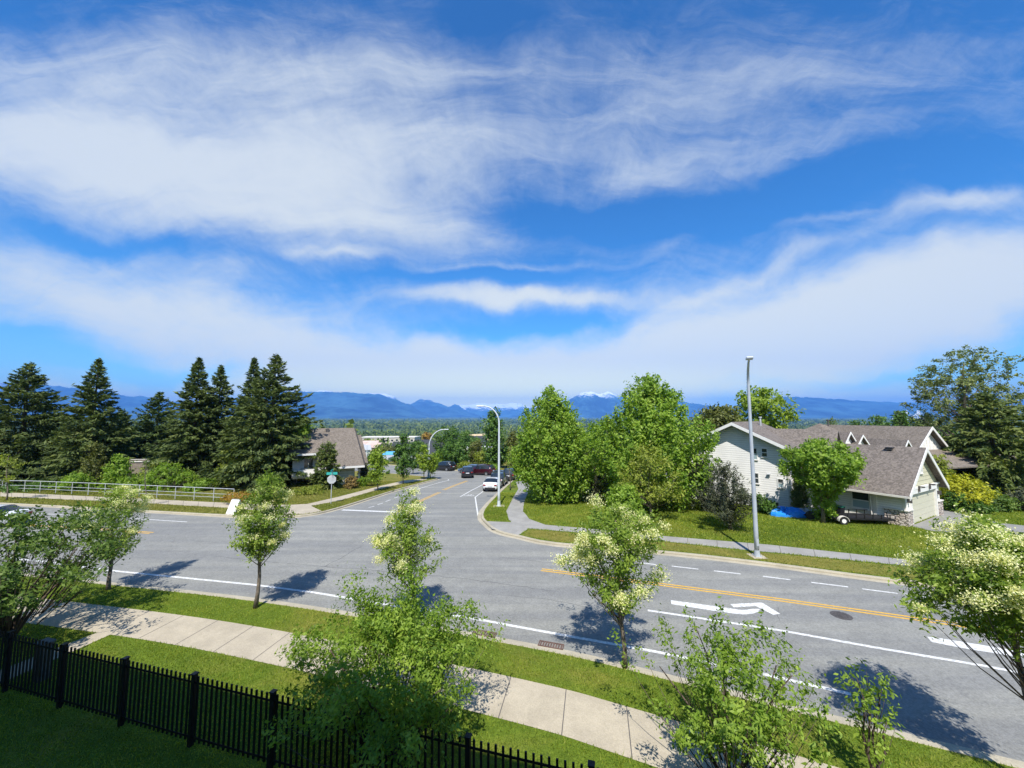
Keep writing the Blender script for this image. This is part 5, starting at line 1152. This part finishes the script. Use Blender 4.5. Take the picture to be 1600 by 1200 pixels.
M['lamp_white'] = mat('pale_lamp_paint', (.56, .60, .63), .45, .1, var=.06, vscale=2)
davit(779.5, 791, 634, 756, 634.5, 'pale curved street light beside the white parked car', .12, 'lamp_white')
davit(670.5, None, 671, 694, 671, 'pale street light curving right above the charcoal roofs', .16, 'lamp_white', Y=60)
davit(573.5, None, 694, 571, 694, 'small distant white street light beside the left house', .1, 'lamp_white', Y=85)

# ------------------------------------------------------------------ signs
b = G(517, 787); t = thing('stop_sign', 'back of a stop sign with green street name blades on a thin post', 'road sign', b, R(12))
h = at(517, 737, b.y).z - b.z; hs_ = at(517, 749, b.y).z - b.z
MB().tube([(0, 0, -.1), (0, 0, h)], .035, 8).build('post', M['galv'], t)
r_ = .42; oc = [(r_ * math.cos(R(22.5 + 45 * k)), -.06, hs_ + r_ * math.sin(R(22.5 + 45 * k))) for k in range(8)]
MB().prism(oc, (0, .012, 0)).build('octagon_back', M['galv'], t)
oc2 = [(x * 1, -.047, z) for x, _, z in oc]; MB().prism(oc2, (0, .006, 0)).build('octagon_face', mat('sign_red', (.55, .02, .02), .5), t)
gr = mat('sign_green', (.04, .36, .32), .5)
MB().box(-.48, -.03, h - .28, .48, -.01, h - .04).build('name_blade', gr, t); MB().box(-.015, -.45, h - .02, .015, .45, h + .2).build('name_blade', gr, t)
b = G(364, 802.5); t = thing('folding_sign', 'white folding sign board standing on the far left verge', 'sign', b, R(-8))
MB().prism([(-.38, -.32, .02), (.42, -.32, .02), (.52, .05, 1.12), (-.24, .05, 1.12)], (0, .025, 0)).build('front_panel', M['white'], t)
MB().prism([(-.38, .42, .02), (.42, .42, .02), (.52, .1, 1.12), (-.24, .1, 1.12)], (0, .025, 0)).build('back_panel', M['white'], t)
MB().box(-.24, .04, 1.121, .52, .13, 1.15).build('hinge', M['galv'], t)

# ------------------------------------------------------------------ cars
CARG = 'cars on the side street'
def paint(name, c, met=.3): return mat(name, c, .28, met, .6, coat=.7)
M['tyre'] = mat('tyre_rubber', (.02, .02, .02), .85); M['rim'] = mat('rim_alloy', (.35, .36, .37), .35, .7)
M['tail'] = mat('tail_lamp', (.22, .01, .012), .25, spec=.6); M['head'] = mat('head_lamp', (.6, .62, .62), .15, spec=.8); M['plate'] = mat('plate_white', (.6, .62, .66), .5)
M['cglass'] = mat('car_glass', (.015, .02, .025), .05, spec=.9)
def car(label, px, py, heading, body, kind='sedan', group=CARG, loc=None, cat='car', Y=None):
    b = loc or G(px, py, ROADZ); t = thing('parked_car', label, cat, b, 0, group)
    L, Wd = {'sedan': (4.6, 1.82), 'suv': (4.6, 1.86), 'wagon': (4.5, 1.78)}[kind]
    # stations: y, underside, belt height, half width at belt, roof height (None = bonnet), half width of roof
    if kind == 'sedan':
        st = [(-2.3, .42, .82, .74, .0), (-2.22, .30, .98, .80, 0), (-1.75, .26, 1.02, .88, 0), (-1.15, .24, .98, .91, .40), (-.55, .22, .95, .91, .47), (.15, .22, .93, .91, .47), (.55, .22, .92, .90, .36), (1.1, .22, .90, .89, 0.02), (1.75, .24, .80, .86, 0), (2.2, .28, .68, .78, 0), (2.3, .38, .58, .68, 0)]
    else:
        st = [(-2.3, .45, .95, .78, .0), (-2.24, .32, 1.06, .85, .08), (-1.95, .28, 1.08, .90, .52), (-1.2, .26, 1.08, .92, .62), (-.4, .25, 1.06, .92, .64), (.25, .25, 1.04, .92, .60), (.6, .25, 1.03, .91, .45), (1.15, .25, 1.01, .90, .03), (1.8, .28, .94, .87, 0), (2.2, .32, .80, .80, 0), (2.3, .42, .66, .70, 0)]
    vs = []; n = len(st)
    for y, zb, zt_, hw, gh in st:
        rw = hw * (.78 if gh > .1 else .93)
        sec = [(0, zb), (hw * .88, zb), (hw, zb + .16), (hw * 1.0, (zb + zt_) / 2 + .05), (hw * .97, zt_), (rw, zt_ + gh), (rw * .7, zt_ + gh + (.05 if gh > .1 else .03)), (0, zt_ + gh + (.065 if gh > .1 else .045))]
        vs += [Vector((x, y, z)) for x, z in sec] + [Vector((-x, y, z)) for x, z in sec[1:-1][::-1]]
    m_ = 14; fs = []; gl = []
    for i in range(n - 1):
        for k in range(m_):
            f = (i * m_ + k, i * m_ + (k + 1) % m_, (i + 1) * m_ + (k + 1) % m_, (i + 1) * m_ + k)
            ga, gb = st[i][4], st[i + 1][4]
            side_ = k in (4, 9) and (ga > .3 and gb > .3); screen = k in (5, 6, 7, 8) and ((ga < .15) != (gb < .15)) or (kind != 'sedan' and k in (5, 6, 7, 8) and ga < .15 and gb > .3)
            (gl if (side_ or screen) else fs).append(f)
    fs += [tuple(range(m_)), tuple((n - 1) * m_ + k for k in range(m_))]
    mb = MB(); mb.add(vs, fs); bo = mb.build('body', body, t, True); mb = MB(); mb.add(vs, gl); mb.build('windows', M['cglass'], t, True)
    for y_ in (-1.4, 1.4):
        for s_ in (-1, 1):
            w_ = MB().tube([(s_ * (Wd / 2 - .22), y_, .33), (s_ * (Wd / 2 + .01), y_, .33)], .33, 18).build('wheel', M['tyre'], t)
            MB().tube([(s_ * (Wd / 2 + .012), y_, .33), (s_ * (Wd / 2 + .025), y_, .33)], .21, 14).build('rim', M['rim'], w_)
            MB().tube([(s_ * (Wd / 2 - .02), y_, .35), (s_ * (Wd / 2 + .004), y_, .35)], .375, 20).build('wheel_arch', M['dark'], t)
    zt_ = .80 if kind == 'sedan' else .92
    for s_ in (-1, 1):
        MB().box(min(s_ * .5, s_ * .79), -2.335, zt_ - .12, max(s_ * .5, s_ * .79), -2.2, zt_ + .05).build('tail_light', M['tail'], t, bevel=.02)
        MB().box(min(s_ * .42, s_ * .7), 2.18, .56, max(s_ * .42, s_ * .7), 2.31, .70).build('headlight', M['head'], t, bevel=.02)
        MB().box(min(s_ * .93, s_ * 1.07), .55, .98, max(s_ * .93, s_ * 1.07), .70, 1.12).build('mirror', body, t, bevel=.02)
    MB().box(-.62, -2.36, .26, .62, -2.29, .50).build('bumper', M['dark'], t, bevel=.02)
    MB().box(-.26, -2.345, .60 if kind == 'sedan' else .72, .26, -2.325, .73 if kind == 'sedan' else .85).build('number_plate', M['plate'], t)
    t.rotation_euler = (0, 0, R(heading)); 
    # follow the slope of the street
    sl = (tz(b.y + 1) - tz(b.y - 1)) / 2; t.rotation_euler[0] = math.atan(sl) * math.cos(R(heading)); return t
car('white sedan parked at the right kerb, seen from behind beside the street light', 770, 764.5, -6, paint('white_car_paint', (.72, .74, .76), 0))
car('dark car parked directly in front of the white sedan', 780, 757.5, -8, paint('black_car_paint', (.02, .022, .026)), 'suv')
car('silver-roofed car third in the line along the right kerb', 781, 750, -10, paint('silver_blue_paint', (.16, .20, .26), .5))
car('dark wagon with a pale lower edge parked furthest right', 796, 749.5, -3, paint('charcoal_paint', (.035, .037, .042)), 'suv')
car('black hatchback driving away at the end of the yellow line', 730, 745, 8, paint('deep_black_paint', (.015, .016, .022)), 'suv')
car('maroon hatchback crossing behind the black hatchback', 751.5, 741.8, 68, paint('maroon_paint', (.055, .008, .014)), 'suv')
car('blue-grey sedan partly hidden behind the black hatchback', 736.5, 738.8, 74, paint('blue_grey_paint', (.10, .15, .24), .4))
car('black wagon stopped across the junction, left of the other cars', 693, 735, 62, paint('black_wagon_paint', (.018, .02, .028)), 'suv')
car('dark car mostly hidden behind the lime trees at the verge tip', 656, 731.5, 80, paint('navy_paint', (.03, .04, .07)), 'sedan', Y=80)
car('white car on the main road cut off by the left edge', 0, 0, 97, paint('bright_white_paint', (.74, .75, .77), 0), 'sedan', 'cars on the main road', loc=Vector((at(-24, 812, 29.2).x, 29.2, ROADZ)))

# ------------------------------------------------------------------ yard things beside the garage
def trailer():
    a, b = G(1292, 818), G(1398, 822); ang = math.atan2(b.y - a.y, b.x - a.x); L = (b - a).length
    t = thing('utility_trailer', 'low black utility trailer with open rails along the garage wall', 'trailer', a, ang)
    dk = MB(); dk.box(.3, -.0, .42, L, 1.6, .47); dk.build('deck', M['dark'], t)
    fr = MB(); fr.box(.25, -.06, .36, L, 0.0, .47).box(.25, 1.601, .36, L, 1.66, .47).box(L + .001, -.06, .36, L + .06, 1.66, .47).box(.19, -.06, .36, .249, 1.66, .47); fr.box(-1.1, .75, .36, .189, .85, .44); fr.build('frame', M['black'], t)
    for y_ in (-.03, 1.63):
        rl = MB(); rl.box(.25, y_ - .02, .74, L, y_ + .02, .78)
        k = .3
        while k < L: rl.box(k, y_ - .018, .471, k + .05, y_ + .018, .739); k += .55
        rl.build('side_rail', M['black'], t)
    for y_ in (-.28, 1.7):
        w_ = MB().tube([(1.0, y_, .28), (1.0, y_ + .2, .28)], .28, 20).build('wheel', M['tyre'], t); MB().tube([(1.0, y_ - .01, .28), (1.0, y_ + .001, .28)], .15, 14).build('rim', M['white'], w_)
    fd = MB(); n = 10
    for k in range(n):
        a0, a1 = math.pi * k / n, math.pi * (k + 1) / n
        fd.prism([(1.0 - .36 * math.cos(a0), -.3, .28 + .36 * math.sin(a0)), (1.0 - .36 * math.cos(a1), -.3, .28 + .36 * math.sin(a1)), (1.0 - .33 * math.cos(a1), -.3, .28 + .33 * math.sin(a1)), (1.0 - .33 * math.cos(a0), -.3, .28 + .33 * math.sin(a0))], (0, .235, 0))
    fd.build('mudguard', M['trim'], t); sp_ = MB(); sp_.tube([(-.7, .6, .4), (-.7, .82, .4)], .3, 16); sp_.build('spare_wheel', M['tyre'], t)
trailer()
def heap(name, label, cat, px, py, w_, d_, h_, m, seed, mid=None):
    rng = np.random.default_rng(seed); c = G(px, py); n, k = 22, 7; vs = []; 
    for j in range(k):
        f = j / (k - 1)
        for i in range(n):
            a = 2 * math.pi * i / n; r0 = (1 - f ** 2.2) * (1 + .12 * math.sin(3 * a + seed) + .05 * math.sin(11 * a)) + .02
            sq = 1 / max(abs(math.cos(a)), abs(math.sin(a))) ** .6
            vs.append((math.cos(a) * r0 * sq * w_ / 2, math.sin(a) * r0 * sq * d_ / 2, h_ * (math.sin(f * 1.57) ** .8) * (1 + .22 * math.sin(2 * a + f * 3) + .12 * math.sin(5 * a + 4 * f)) + rng.uniform(-.09, .09) * (j > 0) - .02))
    fs = [(j * n + i, j * n + (i + 1) % n, (j + 1) * n + (i + 1) % n, (j + 1) * n + i) for j in range(k - 1) for i in range(n)] + [tuple((k - 1) * n + i for i in range(n))]
    o = MB().add(vs, fs).build(name, m); o.location = c; o.rotation_euler = (0, 0, R(-12)); tag(o, label, cat); return o
heap('tarp_heap', 'crumpled bright blue tarp over a pile at the foot of the gabled wall', 'tarp', 1228, 805, 2.5, 1.7, .55, M['tarp'], 3)
heap('covered_pile', 'low pile under a grey plastic cover right of the blue tarp', 'cover', 1259, 806.5, 1.5, 1.2, .5, M['tarpg'], 5)
b = G(1310, 812); t = thing('wheeled_bin', 'black wheeled bin with a green lid between the round maple and the trailer', 'bin', b, R(25))
MB().add([(-.25, -.28, .05), (.25, -.28, .05), (.25, .28, .05), (-.25, .28, .05), (-.31, -.36, 1.0), (.31, -.36, 1.0), (.31, .36, 1.0), (-.31, .36, 1.0)], [(0, 1, 2, 3), (4, 5, 6, 7), (0, 1, 5, 4), (1, 2, 6, 5), (2, 3, 7, 6), (3, 0, 4, 7)]).build('body', M['dark'], t, bevel=.03)
MB().prism([(-.33, -.4, 1.002), (-.33, .4, 1.002), (-.33, .38, 1.1), (-.33, -.34, 1.06)], (.66, 0, 0)).build('lid', mat('bin_green', (.02, .12, .07), .5), t, bevel=.02)
for s_ in (-1, 1): MB().tube([(s_ * .24, .3, .12), (s_ * .3, .3, .12)], .12, 12).build('wheel', M['tyre'], t)

# ------------------------------------------------------------------ the building the photo was taken from (behind the camera)
def own_building():
    ang = R(-15); t = thing('apartment_building', 'four-storey apartment building whose balcony looks over the road', 'building', (0, -.9, 0), ang)
    MB().box(-34, -16, 0, 24, -1.2, 15.2).build('wall', M['siding'], t)
    MB().box(-34.5, -16.5, 15.203, 24.5, -.5, 15.6).build('roof', M['shingle_d'], t)
    for f in range(4):
        for k in range(14): window(t, (-32 + k * 4 + 1.6, -1.2, 1.0 + f * 3.6), (-1, 0, 0), 1.6, 1.5, nrm=(0, 1, 0))
    MB().box(-1.8, -1.195, 6.2, 1.8, .35, 6.38).build('balcony_floor', M['trim'], t)
own_building()

# ------------------------------------------------------------------ blades of grass on the lawns
def in_poly(x, y, poly):
    c = np.zeros(len(x), bool); n = len(poly)
    for i in range(n):
        x0, y0 = poly[i - 1][0], poly[i - 1][1]; x1, y1 = poly[i][0], poly[i][1]
        if abs(y1 - y0) < 1e-9: continue
        c ^= ((y0 > y) != (y1 > y)) & (x < (x1 - x0) * (y - y0) / (y1 - y0) + x0)
    return c
def blades(name, label, inc, exc, box, n, hmin, hmax, wd, m, seed):
    rng = np.random.default_rng(seed); x = rng.uniform(box[0], box[2], n); y = rng.uniform(box[1], box[3], n)
    k = in_poly(x, y, inc)
    for e in exc: k &= ~in_poly(x, y, e)
    k &= np.abs(x) < 1.42 * y + 2; x, y = x[k], y[k]; n = len(x)
    patch = .5 + .5 * np.sin(x * 1.9 + 2 * np.sin(y * 1.3)) * np.sin(y * 2.3 + 1.7 * np.sin(x * .9)); z = np.interp(y, YB, ZB) + .003
    h = rng.uniform(hmin, hmax, n) * (.6 + .6 * patch); a = rng.uniform(0, 6.283, n); lx, ly = rng.normal(0, .5, n) * h, rng.normal(0, .5, n) * h
    V_ = np.empty((n, 3, 3)); V_[:, 0] = np.stack([x - np.cos(a) * wd, y - np.sin(a) * wd, z], 1); V_[:, 1] = np.stack([x + np.cos(a) * wd, y + np.sin(a) * wd, z], 1)
    V_[:, 2] = np.stack([x + lx, y + ly, z + h], 1)
    big_ = np.sin(x * .37 + 1.3 * np.sin(y * .31)) * np.sin(y * .43 + 1.1 * np.sin(x * .21 + 2)); tint = np.clip(rng.normal(.42, .2, n) + .35 * (patch - .5) + .22 * big_, 0, 1)
    tag(np_mesh(name, V_.reshape(-1, 3), np.arange(3 * n).reshape(n, 3), m, None, tint), label, 'grass', kind='stuff')
M['l_grass'] = leaf_mat('grass_blades', (.13, .19, .02), (.27, .34, .035), (.45, .44, .09), .5, .6)
M['l_dry'] = leaf_mat('dry_grass_blades', (.14, .17, .02), (.26, .27, .05), (.42, .36, .12), .4, .7)
strip0 = [tuple(p) for p in offset(near_kerb, -.17)]
blades('grass', 'mown green grass of the near boulevard and lawn', strip0 + [(55, -10), (-60, -10)], [[tuple(p) for p in p0 + p1[::-1]], [tuple(p) for p in Gs([(178, 979), (192, 983), (130, 1011), (60, 1042), (-60, 1095), (-95, 1085), (40, 1032), (107, 1006)])]], (-26, 6.5, 22, 20), 360000, .03, .08, .012, M['l_grass'], 1)
lawn_poly = [tuple(p) for p in offset(rightk, -.2)] + [(140, 40)]
drive = [tuple(p) for p in Gs([(1423, 822), (1455, 830), (1500, 832), (1560, 834), (1700, 846), (1700, 832), (1560, 817), (1520, 808), (1490, 800), (1470, 796), (1469, 804)])]
path_r = [tuple(p) for p in Gs(pr_in) + Gs(pr_out)]; kg = [tuple(p) for p in Gs([(1600, 909), (1435, 888), (1220, 866), (1170, 861.5), (1044, 848), (909, 834), (827, 827.2), (814, 836.8), (871, 846.2), (1049, 860.2), (1200, 877), (1335, 894.6), (1437, 906.5), (1600, 930)])]
blades('grass', 'uneven green lawn with yellow weeds on the corner plot', lawn_poly, [drive, path_r, kg], (-4, 17, 46, 44), 330000, .05, .14, .024, M['l_grass'], 2)
blades('grass', 'drier kerbside grass strip on the far side of the road', kg, [], (-4, 15, 30, 30), 70000, .03, .09, .018, M['l_dry'], 3)
blades('grass', 'dry mown verge grass on the far left side of the road', [tuple(p) for p in offset(leftk, .2)] + [(-125, 60)], [[tuple(p) for p in Gs(pl_top) + Gs(pl_bot[::-1])]], (-62, 29, -4, 55), 260000, .04, .13, .03, M['l_dry'], 4)
def far_bridge():
    Y = 5200; a, b = at(1392, 652, Y), at(1452, 652, Y); L = b.x - a.x; t = thing('cable_stayed_bridge', 'tiny pale cable-stayed bridge far off in the valley under the blue hills', 'bridge', ((a.x + b.x) / 2, Y, -60))
    ht = at(1416, 641, Y).z + 60; pm = mat('bridge_white', (.8, .8, .8), .7)
    MB().box(-L / 2, -12, 28, L / 2, 12, 34).build('deck', pm, t)
    for x in (-L * .1, L * .22):
        tw = MB().box(x - 5, -16, 0, x + 5, -8, ht).box(x - 5, 8, 0, x + 5, 16, ht).box(x - 5, -8, ht * .6, x + 5, 8, ht * .6 + 6).build('tower', pm, t)
        for k in range(1, 6):
            for s_ in (-1, 1): MB().tube([(x, -12, ht - 4 - k * 3), (x + s_ * k * L * .055, -12, 34)], 1.6, 4).build('cable', pm, tw)
far_bridge()
def dandelions():
    rng = np.random.default_rng(9); n = 5200; x = rng.uniform(8, 40, n); y = rng.uniform(17, 33, n); k = in_poly(x, y, lawn_poly) & ~in_poly(x, y, drive) & ~in_poly(x, y, path_r) & ~in_poly(x, y, kg)
    k &= (np.sin(x * .8 + y) + np.sin(x * .33 - y * 1.4) + rng.normal(0, .7, n)) > .3; x, y = x[k], y[k]; n = len(x)
    C_ = np.stack([x, y, np.interp(y, YB, ZB) + rng.uniform(.06, .14, n)], 1); N = unit(rng.normal(0, .3, (n, 3)) + [0, 0, 1]); T_ = unit(np.cross(N, rng.normal(0, 1, (n, 3))))
    V_, Fq = diamonds(C_, np.full(n, .03), np.full(n, .03), T_, N); tag(np_mesh('dandelions', V_, Fq, M['l_gold'], None, np.clip(rng.normal(.7, .2, n), 0, 1)), 'scattered yellow dandelions in the lawn before the garage', 'flowers', kind='stuff')
dandelions()
HAZE_COL=(.12,.38,1,1); HAZE_D=6.5e-5

# ------------------------------------------------------------------ haze
mb = MB(); mb.box(-36000, -2500, -62, 36000, 26500, 1220)
hz = mb.build('haze', []); tag(hz, kind='stuff')
hm = bpy.data.materials.new('haze'); hm.use_nodes = True; ht = hm.node_tree; ht.nodes.clear()
pv = ht.nodes.new('ShaderNodeVolumePrincipled'); pv.inputs['Color'].default_value = HAZE_COL; pv.inputs['Density'].default_value = HAZE_D; pv.inputs['Anisotropy'].default_value = -.25
ho = ht.nodes.new('ShaderNodeOutputMaterial'); ht.links.new(pv.outputs[0], ho.inputs['Volume']); hz.data.materials.append(hm)
